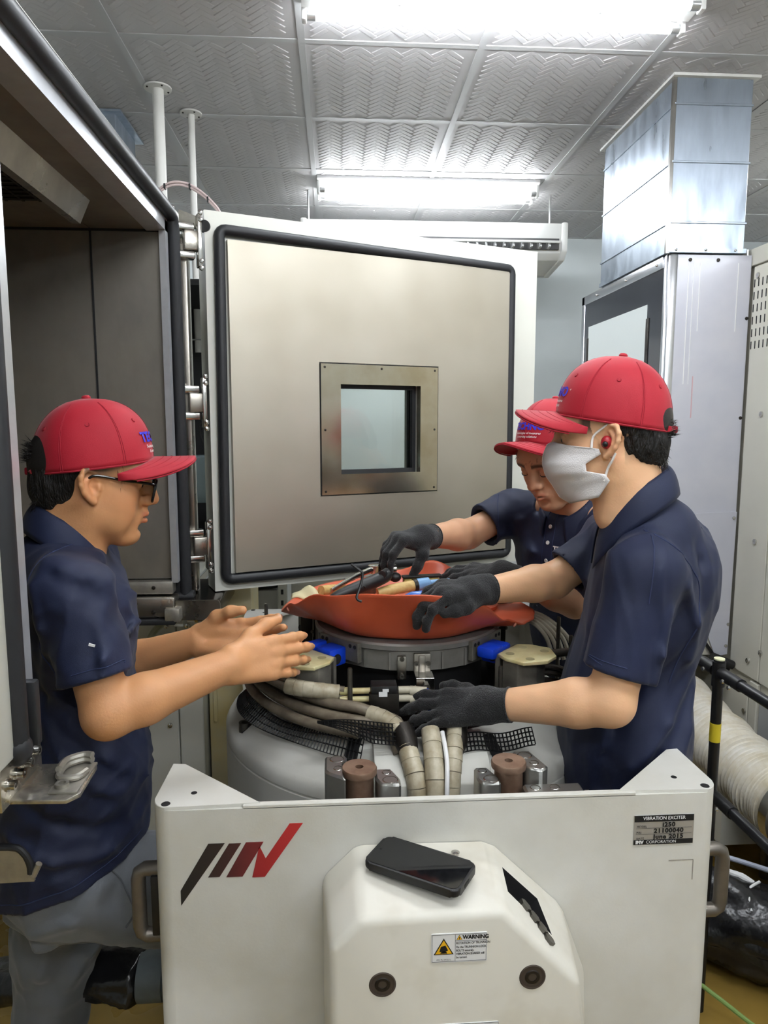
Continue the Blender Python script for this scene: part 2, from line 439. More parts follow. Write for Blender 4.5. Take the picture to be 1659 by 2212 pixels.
# front frame (white), flange lip (bright), gasket
MB().bx(FX - .05, FX, by0 - .2, 1.012, 1.118, bz1, .004).build('front_frame', m_cham, ch)
MB().bx(FX - .05, FX, oy1 + .09, by1 + .02, 1.04, bz1, .004).build('front_frame', m_cham, ch)
MB().bx(FX - .05, FX, 1.012, oy1 + .09, oz1 + .066, bz1, .003).build('front_frame', m_cham, ch)
MB().bx(FX - .06, FX - .004, 1.042, 1.092, oz0, oz1 + .03).build('opening_flange', m_lip, ch)
MB().bx(FX - .024, FX - .006, oy1, oy1 + .03, oz0 + .03, oz1 + .03).build('opening_flange', m_lip, ch)
MB().bx(FX - .06, FX - .006, oy0 - .03, oy1 + .03, oz1, oz1 + .036).build('opening_flange', m_lip, ch)
gy0, gy1, gz0, gz1 = 1.024, oy1 + .055, 1.075, oz1 + .052
gp = [(FX - .004, gy0, 1.125), (FX - .004, gy0, gz1 - .03), (FX - .002, gy0 + .012, gz1 - .006), (FX + .002, gy0 + .04, gz1),
      (FX + .004, gy1 - .04, gz1), (FX + .004, gy1 - .012, gz1 - .008), (FX + .004, gy1, gz1 - .04), (FX + .004, gy1, gz0)]
MB().tube(gp, .0185, n=14).build('door_gasket', m_rubber, ch)
MB().bx(FX - .03, FX + .006, gy1 - .012, gy1 + .02, 1.06, gz1 - .04).build('gasket_channel', m_rubber, ch)
MB().cyl((FX - .02, gy1, 1.075), (FX + .03, gy1, 1.075), .02, n=16).build('gasket_end', m_rubber, ch)
MB().cyl((FX + .03, gy1, 1.075), (FX + .032, gy1, 1.075), .008, n=12).build('gasket_bore', m_dark, ch)
MB().sphere((FX - .002, gy0, 1.125), .021, sc=(1, 1, 1.2)).build('gasket_end', m_rubber, ch)
MB().bx(FX - .012, FX + .02, gy0 + .018, gy0 + .036, 1.12, 1.22, .004).build('gasket_clamp', m_rubber, ch)
MB().sphere((FX + .004, gy0 + .030, 1.135), .017, sc=(.7, .8, 1.2)).build('gasket_clamp', m_rubber, ch)
# inner sill strips below the end wall
MB().bx(-1.6, FX - .02, 2.09, 2.135, 1.098, 1.136, .003).build('sill_strip', m_alu, ch)
MB().bx(-1.6, FX - .012, 2.075, 2.135, 1.030, 1.092, .006).build('sill_strip', m_steel, ch)
MB().bx(-1.6, FX - .01, 2.06, 2.14, 1.012, 1.028, .003).build('sill_strip', m_dark, ch)
for x, z in ((-.545, 1.118), (-.74, 1.118), (-.545, 1.048), (-.74, 1.048)):
    MB().lathe([(.006, 0), (.005, .002), (0.0, .003)], (x, 2.0885 if z > 1.1 else 2.0735, z), 10, axis=(0, -1, 0)).build('screw', m_darksteel, ch)
MB().bx(-.51, FX + .004, 2.06, 2.16, 1.02, 1.06, .004).build('sill_corner', m_alu, ch)
# light rail and air grille inside
MB().prism([(-.64, 2.14), (-.60, 2.14), (-.625, 2.085), (-.645, 2.085)], .95, 1.86, 'Y').build('light_rail', m_steel, ch)
MB().bx(-1.0, -.66, 1.5, 1.86, 2.137, 2.141).build('air_grille', m_dark, ch)
for k in range(12):
    MB().bx(-1.0, -.66, 1.505 + k * .03, 1.511 + k * .03, 2.134, 2.137).build('grille_bar', m_darksteel, ch)
for k in range(9):
    MB().bx(-1.0 + k * .04, -.994 + k * .04, 1.5, 1.86, 2.1345, 2.137).build('grille_bar', m_darksteel, ch)
# outer frame post beyond the gasket, grey
MB().bx(FX + .002, FX + .03, 2.20, 2.235, 1.08, 2.14, .003).build('hinge_post', m_steel, ch)
MB().bx(FX + .001, FX + .028, 2.235, 2.26, 1.05, 2.16, .003).build('hinge_post', m_cham, ch)
# closing arm at the top corner
MB().prism([(-.46, 2.222), (-.372, 2.19), (-.372, 2.158), (-.46, 2.182)], 2.205, 2.23, 'Y', bevel=.003).build('closing_arm', m_alu, ch)
MB().cyl((-.385, 2.198, 2.174), (-.385, 2.235, 2.174), .017, n=20).build('arm_roller', m_black, ch)
# lower frame edge running back towards the wall
MB().prism([(2.14, 1.06), (2.75, 1.12), (2.75, 1.00), (2.14, .985)], FX - .03, FX - .005, 'X').build('lower_frame', m_cham, ch)
for k in range(2):
    MB().bx(FX - .006, FX + .001, 2.17, 2.75, 1.045 + k * .035, 1.049 + k * .035).build('frame_seam', m_grey, ch)
# tray (drip channel) under the door
tr = MB(); tr.prism(rrect(.14, .058, .012, 3, -.425, 1.046), 2.10, 2.40, 'Y'); tr.build('drip_tray', M('tray_steel', (104, 96, 90), .25, 1., var=.3, vscale=12), ch)
MB().prism(rrect(.142, .06, .012, 3, -.425, 1.046), 2.098, 2.104, 'Y').build('tray_rim', m_steel, ch)

# latch plate sticking out below the near post
lp = empty('latch_plate', (-.47, 1.05, 1.055), 'worn stainless latch plate bolted to the near chamber post', 'latch')
m_lp = M('worn_latch_steel', (202, 196, 182), .28, .85, var=.5, vscale=14, col2=(150, 146, 140), thr=(.5, .62), rvar=.08)
MB().prism([(-.505, 1.005), (-.398, 1.000), (-.384, 1.018), (-.388, 1.105), (-.40, 1.115), (-.505, 1.115)], 1.050, 1.057, 'Z', bevel=.0015).build('plate', m_lp, lp)
MB().prism([(.98, 1.05), (1.118, 1.05), (1.118, 1.112), (1.10, 1.118), (.98, 1.118)], -.488, -.479, 'X', bevel=.001).build('flange', m_lp, lp)
MB().bx(-.43, -.388, 1.015, 1.108, 1.057, 1.061, .001).build('striker_base', m_alu, lp)
st = [(-.395, 1.105), (-.41, 1.108), (-.43, 1.09), (-.43, 1.06), (-.42, 1.048), (-.40, 1.05), (-.392, 1.07)]
MB().tube([(a, b, 1.066) for a, b in st], .0055, n=8, smooth=3).build('striker_wall', m_alu, lp)
MB().tube([(a, b, 1.074) for a, b in st[:4]], .0055, n=8, smooth=3).build('striker_wall', m_alu, lp)
MB().lathe([(.010, 0), (.010, .008), (.0055, .008), (.0055, .003), (0, .003)], (-.415, 1.032, 1.059), 16).build('boss', m_alu, lp)
for k, (yy, zz) in enumerate(((1.000, 1.082), (1.030, 1.085), (1.058, 1.088), (1.085, 1.094))):
    MB().lathe([(.0095, 0), (.0095, .003), (.0075, .003), (.0075, .012), (.004, .012), (.004, .008), (0, .008)], (-.479, yy, zz), 14, axis=(1, 0, 0)).build('bolt', m_chrome, lp)

# small hook bracket below
hk = empty('edge_bracket', (-.52, 1.03, .9), 'grey plate with black rubber edge trim beside the dark shirt', 'bracket')
MB().prism([(-.60, .955), (-.505, .953), (-.487, .943), (-.481, .925), (-.479, .912), (-.472, .906), (-.472, .899), (-.60, .897)], 1.048, 1.053, 'Y').build('plate', m_alu, hk)
MB().tube([(-.60, 1.05, .957), (-.507, 1.05, .956), (-.487, 1.05, .947), (-.478, 1.05, .928), (-.477, 1.05, .912)], .0055, smooth=3).build('edge_trim', m_rubber, hk)
MB().tube([(-.474, 1.05, .907), (-.464, 1.05, .927)], .005).build('tongue', m_alu, hk)

# ================================================================ the chamber door, swung open
DA = math.atan2(.45, 1.125)
DM = Matrix.Translation((-.385, 2.2, 1.078)) @ Matrix.Rotation(DA, 4, 'Z')
dr = empty('chamber_door', (0, 0, 0), 'thick white chamber door swung open, steel lined, with square window', 'door', mat=DM)
W, Hh, TH = 1.205, 1.142, .10
m_door = M('door_enamel', (224, 224, 214), .4, var=.04, vscale=5)
m_skin = M('door_inner_stainless', (184, 178, 164), .46, .82, var=.06, vscale=3, col2=(172, 165, 150), rvar=.03, detail=2)
hx0, hx1, hz0, hz1 = .417, .710, .355, .647
def frame_boxes(mb, x0, x1, z0, z1, a0, a1, b0, b1, y0, y1, bev=0.):
    mb.bx(x0, x1, y0, y1, b1, z1, bev, T=DM); mb.bx(x0, x1, y0, y1, z0, b0, bev, T=DM)
    mb.bx(x0, a0, y0, y1, b0, b1, bev, T=DM); mb.bx(a1, x1, y0, y1, b0, b1, bev, T=DM)
    return mb
def holed(mb, outer, hole, y0, y1, T):
    """slab with a square hole, outer and hole are (x0,x1,z0,z1)"""
    x0, x1, z0, z1 = outer; a0, a1, b0, b1 = hole
    O4 = [(x0, z0), (x1, z0), (x1, z1), (x0, z1)]; I4 = [(a0, b0), (a1, b0), (a1, b1), (a0, b1)]
    V = [(x, y, z) for y in (y0, y1) for x, z in O4 + I4]; Fc = []
    for i in range(4):
        j = (i + 1) % 4
        Fc += [(i, j, 4 + j, 4 + i), (8 + i, 12 + i, 12 + j, 8 + j), (i, 8 + i, 8 + j, j), (4 + i, 4 + j, 12 + j, 12 + i)]
    mb._add(V, Fc, T); return mb
holed(MB(), (0, W, 0, Hh), (hx0 - .004, hx1 + .004, hz0 - .004, hz1 + .004), .0, TH, DM).build('door_leaf', m_door, dr)
holed(MB(), (.062, 1.08, .058, 1.06), (.345, .781, .285, .715), -.022, .0, DM).build('inner_sheet', m_skin, dr)
gpts = []
for (cx, cz, a) in ((1.062, 1.048, 0), (.06, 1.068, PI / 2), (.052, .058, PI), (1.068, .058, 1.5 * PI)):
    for k in range(5):
        t = a + PI / 2 * k / 4
        gpts.append((cx + .02 * math.cos(t), -.012, cz + .02 * math.sin(t)))
MB().tube(gpts, .0165, n=12, closed=True, T=DM).build('door_gasket', m_rubber, dr)
wf = holed(MB(), (.349, .777, .289, .711), (hx0, hx1, hz0, hz1), -.026, .0, DM).build('window_frame', M('window_frame_steel', (200, 192, 172), .2, .95, var=.25, vscale=8, col2=(178, 166, 140)), dr)
frame_boxes(MB(), .3465, .7795, .2865, .7135, .3495, .7765, .2895, .7105, -.0235, -.0215).build('frame_joint', m_dark, dr)
for fx, fz in ((.362, .70), (.563, .70), (.765, .70), (.362, .5), (.765, .5), (.362, .30), (.765, .30)):
    o = MB(); o.lathe([(.004, 0), (.003, .0012), (0, .0015)], (fx, -.0262, fz), 10, T=DM, axis=(0, -1, 0)); o.build('screw', m_darksteel, wf)
m_glass = M('window_glass', (246, 252, 250), .02, trans=1., ior=1.45)
frame_boxes(MB(), hx0 - .001, hx1 + .001, hz0 - .001, hz1 + .001, hx0 + .012, hx1 - .012, hz0 + .012, hz1 - .012, .012, .03).build('glazing_bar', m_rubber, dr)
frame_boxes(MB(), hx0 - .001, hx1 + .001, hz0 - .001, hz1 + .001, hx0 + .010, hx1 - .010, hz0 + .010, hz1 - .010, .045, .06).build('glazing_bar', m_darksteel, dr)
MB().bx(hx0 + .004, hx1 - .004, .034, .040, hz0 + .004, hz1 - .004, T=DM).build('window_pane', m_glass, dr)
MB().bx(hx0 + .004, hx1 - .004, .084, .090, hz0 + .004, hz1 - .004, T=DM).build('window_pane', m_glass, dr)
# hinges
for zc in (1.052, .583, .146):
    H = MB(); h = .06
    H.box((-.016, .006, zc), (.014, .034, .150), .004, T=DM)                  # leaf on the door edge
    hg = H.build('hinge', m_chrome, dr)
    hb = MB()
    for dz in (.040, -.040):
        hb.box((-.064, .020, zc + dz), (.074, .034, .022), .004, T=DM)
    hb.box((-.086, .026, zc), (.036, .024, .115), .003, T=DM)
    hb.build('hinge_knuckle', m_chrome, dr)
    MB().box((-.040, .014, zc), (.040, .036, .056), .004, T=DM).build('hinge_block', m_steel, dr)
    for dz in (.078, .058, -.058, -.078):
        b = MB(); b.lathe([(.008, 0), (.008, .006), (.0055, .010), (0, .011)], (-.012, -.005, zc + dz), 12, T=DM, axis=(-.2, -1, 0)); b.build('hinge_bolt', m_chrome, dr)
    for dz in (.090, .073, -.073, -.090):
        b = MB(); b.lathe([(.007, 0), (.007, .006), (.0045, .009), (0, .010)], (-.088, .02, zc + dz), 12, T=DM, axis=(0, -1, 0)); b.build('hinge_bolt', m_chrome, dr)
# wiring that jumps from the chamber roof to the door
wr = empty('cable_bundle', (-.5, 2.2, 2.26), 'thin pink cable bundle arching from chamber roof to door', 'cable')
m_pink = M('pale_pink_cable', (206, 186, 184), .5, var=.15, vscale=60)
arc = [(-.555, 2.30, 2.222), (-.545, 2.30, 2.285), (-.50, 2.29, 2.315), (-.45, 2.29, 2.315), (-.40, 2.28, 2.285), (-.36, 2.27, 2.245), (-.345, 2.26, 2.22)]
for k in range(3):
    MB().tube([(x, y + .006 * math.cos(k * 2.1), z + .005 * math.sin(k * 2.1)) for x, y, z in arc], .0035, n=8, smooth=5).build('wire', m_pink, wr)
for p in ((-.515, 2.292, 2.31), (-.44, 2.29, 2.31), (-.385, 2.278, 2.27)):
    MB().box(p, (.006, .018, .016), .002).build('cable_tie', m_black, wr)

# ================================================================ machinery behind and below the chamber
cb = empty('electric_cabinet', (-.75, 2.55, 0), 'light grey cabinet with screwed panels behind the left man', 'cabinet')
m_cab = M('cabinet_grey', (212, 212, 204), .45, var=.05, vscale=4)
MB().bx(-1.5, -.46, 2.32, 3.0, .05, 1.0).build('body', m_cab, cb)
MB().bx(-1.05, -.537, 2.305, 2.32, .08, .985, .003, seg=1).build('panel', m_cab, cb)
MB().bx(-.533, -.455, 2.305, 2.32, .08, .985, .003, seg=1).build('panel', m_cab, cb)
for x, z in ((-.565, .60), (-.565, .94), (-.565, .2), (-.64, .60), (-.64, .45), (-.497, .94)):
    MB().lathe([(.0085, 0), (.008, .004), (.003, .005), (0, .0035)], (x, 2.305, z), 12, axis=(0, -1, 0)).build('screw', m_chrome, cb)
c2 = empty('beige_column', (-.4, 2.45, 0), 'yellowish beige upright column with grooved face left of the drum', 'column')
m_yel = M('yellowed_enamel', (206, 196, 160), .5, var=.25, vscale=4, col2=(214, 190, 110), thr=(.45, .75))
MB().bx(-.452, -.30, 2.40, 2.62, .20, 1.06, .004).build('body', m_yel, c2)
MB().prism(rrect(.012, .30, .006, 4, -.43, .72), 2.392, 2.401, 'Y').build('groove_rib', m_yel, c2)
MB().prism(rrect(.15, .10, .05, 6, -.375, .16), 2.405, 2.6, 'Y').build('foot', M('brown_rusty_iron', (96, 72, 52), .7, var=.4, vscale=20), c2)
hs = empty('drain_hose', (-.55, 2.2, .95), 'clear looping drain hose with metal fitting under the chamber sill', 'hose')
m_clear = M('clear_hose', (170, 168, 140), .3, var=.2, vscale=20)
MB().tube([(-.48, 2.25, .985), (-.53, 2.25, .985), (-.58, 2.24, .95), (-.61, 2.23, .89), (-.62, 2.22, .80), (-.61, 2.22, .70)], .012, n=10, smooth=5).build('hose', m_clear, hs)
MB().cyl((-.485, 2.25, .985), (-.46, 2.25, .985), .016, n=14).cyl((-.46, 2.25, .985), (-.45, 2.25, .985), .02, n=6).build('fitting', m_chrome, hs)
MB().tube([(-.45, 2.25, .985), (-.42, 2.25, .985), (-.405, 2.25, 1.0), (-.405, 2.25, 1.02)], .016, smooth=3).build('elbow', m_iron, hs)
# dark niche with cables and a blue-grey box seen through the gap by the hinges
nb = empty('control_niche', (-.5, 2.9, .5), 'dark control cubicle seen through the hinge gap', 'cubicle')
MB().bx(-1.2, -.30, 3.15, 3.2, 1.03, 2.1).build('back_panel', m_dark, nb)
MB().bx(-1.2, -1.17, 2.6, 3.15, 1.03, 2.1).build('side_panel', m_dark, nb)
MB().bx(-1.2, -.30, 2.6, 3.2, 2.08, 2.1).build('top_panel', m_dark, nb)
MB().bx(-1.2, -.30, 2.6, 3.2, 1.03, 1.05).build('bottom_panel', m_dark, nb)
MB().bx(-.62, -.34, 2.8, 3.0, 1.29, 1.47, .004).build('terminal_box', M('blue_grey_enamel', (120, 134, 138), .5), nb)
for k in range(3):
    MB().tube([(-.52 + .012 * k, 2.9, 1.47), (-.55 + .01 * k, 2.9, 1.58), (-.50 + .012 * k, 2.9, 1.62), (-.47 + .012 * k, 2.9, 1.56), (-.46 + .01 * k, 2.9, 1.47)], .004, smooth=5).build('wire', m_black, nb)
for z in (1.72, 1.69, 1.95):
    MB().bx(-.7, -.3, 3.12, 3.15, z, z + .004).build('rail', m_grey, nb)
# slotted rack and pale panels behind the drum
rk = empty('slotted_rack', (-.3, 3.0, 0), 'slotted steel rack with white boxes under the open door', 'rack')
for x in (-.40, -.245):
    MB().bx(x, x + .035, 2.82, 2.86, 0, 1.02, .002, seg=1).build('upright', m_cab, rk)
    for k in range(7):
        MB().bx(x + .012, x + .022, 2.817, 2.8205, .78 + k * .045, .80 + k * .045).build('slot', m_dark, rk)
for z in (.72, .99): MB().bx(-.40, -.21, 2.83, 3.15, z, z + .02).build('shelf', m_cab, rk)
MB().bx(-.36, -.25, 2.87, 3.05, .93, .985, .004).build('black_box', m_black, rk)
MB().bx(-.355, -.25, 2.87, 3.05, .74, .92, .006).build('white_box', m_white, rk)
MB().bx(-.46, -.41, 2.78, 3.1, 0, 1.02, .004).build('side_plate', m_cab, rk)
bp = empty('pale_cabinet', (.4, 3.2, 0), 'pale grey low cabinet standing behind the drum and door', 'cabinet')
MB().bx(-.20, .02, 2.95, 3.4, 0, 1.3, .004).build('side_panel', m_beige, bp)
MB().bx(.025, 1.0, 2.95, 3.4, 0, 1.32, .004).build('front_panel', M('pale_blue_grey', (206, 208, 208), .5), bp)
wc = empty('added_white_cabinet', (.5, 4.75, 1.1), 'added plain white cabinet on the back wall, brightening the view through the door window', 'cabinet')  # white cabinet added so the door window reads bright
MB().bx(-.1, 1.05, 4.62, 5.0, 1.1, 2.15, .004).build('body', M('bright_white_enamel', (240, 242, 240), .45), wc)
for x in (.475,):
    MB().bx(-.08, x - .004, 4.605, 4.62, 1.12, 2.13, .003).build('door_panel', M('bright_white_enamel', (240, 242, 240), .45), wc)
    MB().bx(x + .004, 1.03, 4.605, 4.62, 1.12, 2.13, .003).build('door_panel', M('bright_white_enamel', (240, 242, 240), .45), wc)
# ================================================================ machines at the right
rx = 1.6
cab = empty('machine_cabinet', (1.95, 2.3, 0), 'tall beige machine cabinet with vent slots along the right edge', 'cabinet')
MB().bx(rx + .004, 2.5, 1.2, 3.75, .11, 2.26).build('body', m_beige, cab)
def xpanel(y0, y1, z0, z1):
    MB().bx(rx - .012, rx + .004, y0, y1, z0, z1, .003, seg=1).build('panel', m_beige, cab)
xpanel(2.505, 2.70, .62, 2.19); xpanel(1.95, 2.50, .62, 2.19); xpanel(1.35, 1.945, .62, 2.19)
xpanel(2.562, 3.6, .11, .545); xpanel(1.3, 2.40, .555, .61); xpanel(2.505, 2.556, .11, .61)
MB().bx(rx - .014, rx + .004, 1.2, 3.6, 2.196, 2.26, .003).build('panel', m_beige, cab)
MB().bx(rx - .002, rx + .0045, 1.4, 2.5, .12, .55).build('recess', m_grey, cab)
for r in range(6):
    for k in range(14):
        y = 2.69 - k * .026; z = 2.142 - r * .0462
        MB().prism(rrect(.006, .03, .0025, 2, y, z - .015), rx - .0128, rx - .0115, 'X').build('vent_slot', m_dark, cab)
for y, z in ((2.669, 2.153), (2.591, 1.633), (2.579, 1.151), (2.497, .739), (2.575, .682), (2.578, .477), (2.60, .3), (2.2, 2.15), (2.2, .7)):
    MB().lathe([(.011, 0), (.010, .005), (.004, .006), (0, .004)], (rx - .012, y, z), 12, axis=(-1, 0, 0)).build('screw', m_chrome, cab)
for y in (2.5, 3.4, 1.5):
    MB().cyl((1.66, y, .04), (1.66, y, .115), .016, n=12).build('foot_stem', m_iron, cab)
    MB().lathe([(.045, 0), (.045, .012), (.02, .035), (.016, .045)], (1.66, y, 0), 20).build('foot', m_iron, cab)

m_poly = M('cloudy_plastic_sheet', (206, 206, 214), .22, var=.10, vscale=3, col2=(192, 194, 206), spec=.6, coat=.4)
m_aluf = M('aluminium_profile', (212, 214, 218), .25, .9, var=.1, vscale=10)
m_acry = M('dark_scratched_acrylic', (58, 60, 66), .12, var=.35, vscale=40, stretch=(1, 1, .2), spec=.7)
ex = empty('exhaust_enclosure', (1.42, 3.2, .1), 'plastic-clad enclosure under the duct with dark framed side window', 'enclosure')
ey0, ey1, ex0, ex1, et = 2.715, 3.66, 1.262, 1.584, 2.235
MB().bx(ex0 + .012, ex1, ey0 + .004, ey1, .66, et - .004).build('body', m_beige, ex)
MB().bx(ex0 + .03, ex1, ey0 - .004, ey0 + .004, 1.235, et, .002, seg=1).build('front_sheet', m_poly, ex)
MB().prism([(ex0 + .03, 1.24), (ex1 - .0, 1.25), (ex1 - .005, .665), (ex1 - .055, .655), (ex0 + .17, .90), (ex0 + .03, .90)], ey0 - .008, ey0 - .003, 'Y').build('front_sheet', m_poly, ex)
MB().bx(ex0, ex0 + .032, ey0 - .006, ey0 + .02, .66, et + .002, .006).build('corner_profile', m_aluf, ex)
MB().bx(ex0 - .006, ex0 + .006, ey0 + .012, ey0 + .035, .66, et, .003).build('corner_profile', m_aluf, ex)
for x, z in ((1.34, 2.215), (1.45, 2.215), (1.575, 2.0), (1.575, 1.62), (1.572, 1.225), (1.575, .79), (1.57, .70)):
    MB().lathe([(.007, 0), (.006, .003), (0, .0045)], (x, ey0 - .006 - (.003 if z < 1.24 else 0), z), 10, axis=(0, -1, 0)).build('rivet', m_darksteel if z > 1.5 else m_chrome, ex)
for x, w in ((1.335, .003), (1.355, .002), (1.38, .0025), (1.53, .003)):
    MB().bx(x, x + w, ey0 - .0052, ey0 - .0038, 1.75 if x < 1.37 else 1.95, et - .03).build('scratch_line', m_inkwhite, ex)
# side window: frame, dark acrylic, pale sheet behind
MB().bx(ex0 - .010, ex0 + .012, ey0 + .035, ey1, 2.19, et, .004).build('window_frame', m_aluf, ex)
MB().bx(ex0 - .010, ex0 + .012, ey1 - .04, ey1, .66, et, .004).build('window_frame', m_aluf, ex)
MB().bx(ex0 - .006, ex0 + .008, ey0 + .035, ey1 - .04, .66, 2.19).build('window_pane', m_acry, ex)
MB().bx(ex0 - .0085, ex0 - .005, 2.88, 3.555, .9, 2.075).build('pale_panel', M('pale_panel_film', (214, 220, 218), .35), ex)
for y in (2.87, 3.56):
    MB().bx(ex0 - .010, ex0 - .006, y - .012, y + .012, .9, 2.02, .001).build('clip_strip', m_darksteel, ex)
for y in (2.80, 3.1, 3.45):
    MB().sphere((ex0 - .011, y, 2.212), .006).build('rivet', m_chrome, ex)
for k, p in enumerate(((1.262, 2.73), (1.27, 2.745), (1.57, 2.72))):
    MB().cyl((p[0], p[1], et), (p[0], p[1], et + .022), .004, n=8).build('stud', m_chrome, ex)
MB().bx(1.51, 1.585, ey0 - .03, ey0 - .008, .60, .64, .006).cyl((1.50, ey0 - .03, .665), (1.585, ey0 - .045, .63), .018, n=12).build('grip_knob', m_black, ex)
MB().box((1.45, ey0 - .012, .76), (.012, .01, .24), 0, rot=(0, -.62, 0)).build('strap', m_black, ex)
# orient note marks (red stamp) on the sheet
MB().bx(1.372, 1.376, ey0 - .0055, ey0 - .0045, 1.62, 1.78).build('red_stamp', M('faded_red_ink', (206, 170, 176), .6), ex)

# ribbed white flexible hose
fh = empty('flexible_duct_hose', (1.40, 2.3, .25), 'fat ribbed white flexible duct hose lying behind the barrier', 'hose')
m_hose = M('white_fabric_hose', (226, 222, 212), .6, var=.12, vscale=14, col2=(206, 196, 172), bump=.1, bscale=80)
path = [Vector(p) for p in ((1.42, 3.3, .52), (1.42, 2.9, .47), (1.41, 2.55, .43), (1.40, 2.2, .41), (1.41, 1.98, .40))]
pp, _ = spline(path, [1] * 5, 60)
rr = [.112 + .010 * (1 - abs(math.cos(i * PI / 4 + .3 * math.sin(i * .11)))) + .003 * math.sin(i * .23) for i in range(len(pp))]
MB().tube(pp, rr, n=40).build('hose', m_hose, fh, smooth=math.radians(20))
MB().tube([(1.41, 1.98, .40), (1.41, 1.94, .40)], .126, n=40).build('clamp_band', m_chrome, fh)
MB().tube([(1.41, 1.95, .40), (1.415, 1.62, .39), (1.42, 1.2, .38)], .115, n=36).build('sleeve', m_hose, fh, smooth=True)
MB().bx(1.3, 1.56, 2.2, 3.2, .16, .30).build('support_box', m_beige, fh)
for y in (2.25, 3.1): MB().cyl((1.5, y, 0), (1.5, y, .16), .018, n=12).build('support_leg', m_iron, fh)

# black and yellow pipe barrier
br = empty('pipe_barrier', (.975, 1.7, 0), 'black pipe barrier with yellow tape bands at the right', 'barrier')
m_bpipe = M('black_pipe', (24, 24, 26), .35, var=.2, vscale=30)
m_ytape = M('yellow_tape', (222, 200, 48), .5)
px, py = .978, 1.71
MB().cyl((px, py, 0), (px, py, .995), .0135, n=18).build('post', m_bpipe, br)
MB().cyl((px, py, .995), (px, py, .9985), .0135, n=18).build('post_cap', M('pale_yellow_cap', (226, 224, 186), .5), br)
MB().cyl((px, py, .925), (px, py, .99), .0165, n=18).build('joint', m_black, br)
MB().cyl((px, py, .775), (px, py, .825), .0142, n=18).build('tape_band', m_ytape, br)
for z in (.962, .63):
    MB().tube([(px, py, z), (px + .008, 1.3, z), (px + .02, .95, z)], .0135, n=16).build('rail', m_bpipe, br)
    MB().cyl((px, py - .015, z), (px + .002, py - .10, z), .0165, n=16).build('joint', m_black, br)
    MB().cyl((px + .0065, py - .31, z), (px + .007, py - .335, z), .0142, n=16).build('tape_band', m_ytape, br)
MB().tube([(px, py, .962), (px + .005, 2.2, .962), (px + .01, 2.6, .962)], .0135, n=16).build('rail', m_bpipe, br)
MB().cyl((px, py + .015, .962), (px, py + .08, .962), .0165, n=16).build('joint', m_black, br)
for z, dy in ((.955, -.05), (.955, .045), (.95, -.08), (.62, -.06)):
    MB().lathe([(.006, 0), (.005, .005), (0, .006)], (px - .016, py + dy, z), 8, axis=(-1, 0, 0)).build('joint_screw', m_chrome, br)
MB().cyl((px + .01, 2.6, 0), (px + .01, 2.6, .995), .0135, n=16).build('post', m_bpipe, br)
MB().cyl((px + .02, .95, 0), (px + .02, .95, .995), .0135, n=16).build('post', m_bpipe, br)

# black plastic wrapped cables on the floor at right
m_bag = M('black_wrap_film', (26, 26, 28), .25, var=.3, vscale=20, bump=.6, bscale=18, spec=.6)
def wrapped(name, label, pts, r, seed, parts=()):
    e = empty(name, (pts[0][0], pts[0][1], 0), label, 'cable')
    rnd = random.Random(seed)
    P, _ = spline([Vector(p) for p in pts], [1] * len(pts), 10)
    n = 28; rings = []
    ph = [rnd.uniform(0, 6) for _ in range(8)]
    for i, c in enumerate(P):
        d = (P[min(i + 1, len(P) - 1)] - P[max(i - 1, 0)]).normalized()
        x = d.cross(Vector((0, 0, 1))).normalized(); u = x.cross(d).normalized()
        row = []
        for j in range(n):
            a = 2 * PI * j / n
            k = 1 + .10 * math.sin(3 * a + ph[0] + i * .13) + .07 * math.sin(5 * a + ph[1] - i * .2) + .05 * math.sin(9 * a + ph[2] + i * .35) + rnd.uniform(-.03, .03)
            q = c + (x * math.cos(a) * 1.25 + u * math.sin(a) * .9) * r * k
            q.z = max(q.z, .004)
            row.append(q)
        rings.append(row)
    mb = MB(); mb.ring_loft(rings); mb.build('wrap', m_bag, e, smooth=True)
    return e
wb = wrapped('wrapped_cable_bundle', 'cable bundle wrapped in black film on floor at right', [(.98, 2.05, .13), (1.08, 1.98, .13), (1.22, 1.86, .13), (1.36, 1.74, .13), (1.44, 1.5, .13), (1.45, 1.2, .13)], .12, 3)
MB().tube([(1.10, 2.10, .235), (1.25, 2.0, .235), (1.40, 1.85, .235), (1.5, 1.6, .22)], .008, smooth=4).build('pale_cable', M('pale_blue_cable', (178, 184, 200), .4), wb)
MB().tube([(1.04, 1.86, .12), (1.16, 1.78, .13), (1.30, 1.64, .13), (1.40, 1.3, .13)], .035, n=14, smooth=4).build('black_cable', m_bag, wb)
MB().tube([(1.17, 1.80, .215), (1.19, 1.85, .245), (1.24, 1.88, .248)], .004, smooth=4).build('cable_tie', m_inkwhite, wb)
MB().tube([(1.17, 1.93, .25), (1.20, 1.905, .248), (1.225, 1.885, .24)], [.009, .012, .008], smooth=3).build('torn_patch', m_inkwhite, wb)
gw = MB().tube([(.75, 1.72, .15), (.92, 1.72, .11), (1.0, 1.68, .07), (1.10, 1.60, .02), (1.2, 1.5, .006), (1.4, 1.3, .006)], .006, smooth=6)
rebase(gw.build('earth_wire', M('green_yellow_wire', (126, 156, 84), .45), label='green and yellow earth wire trailing past the black cables', cat='wire'), (.92, 1.72, .0))
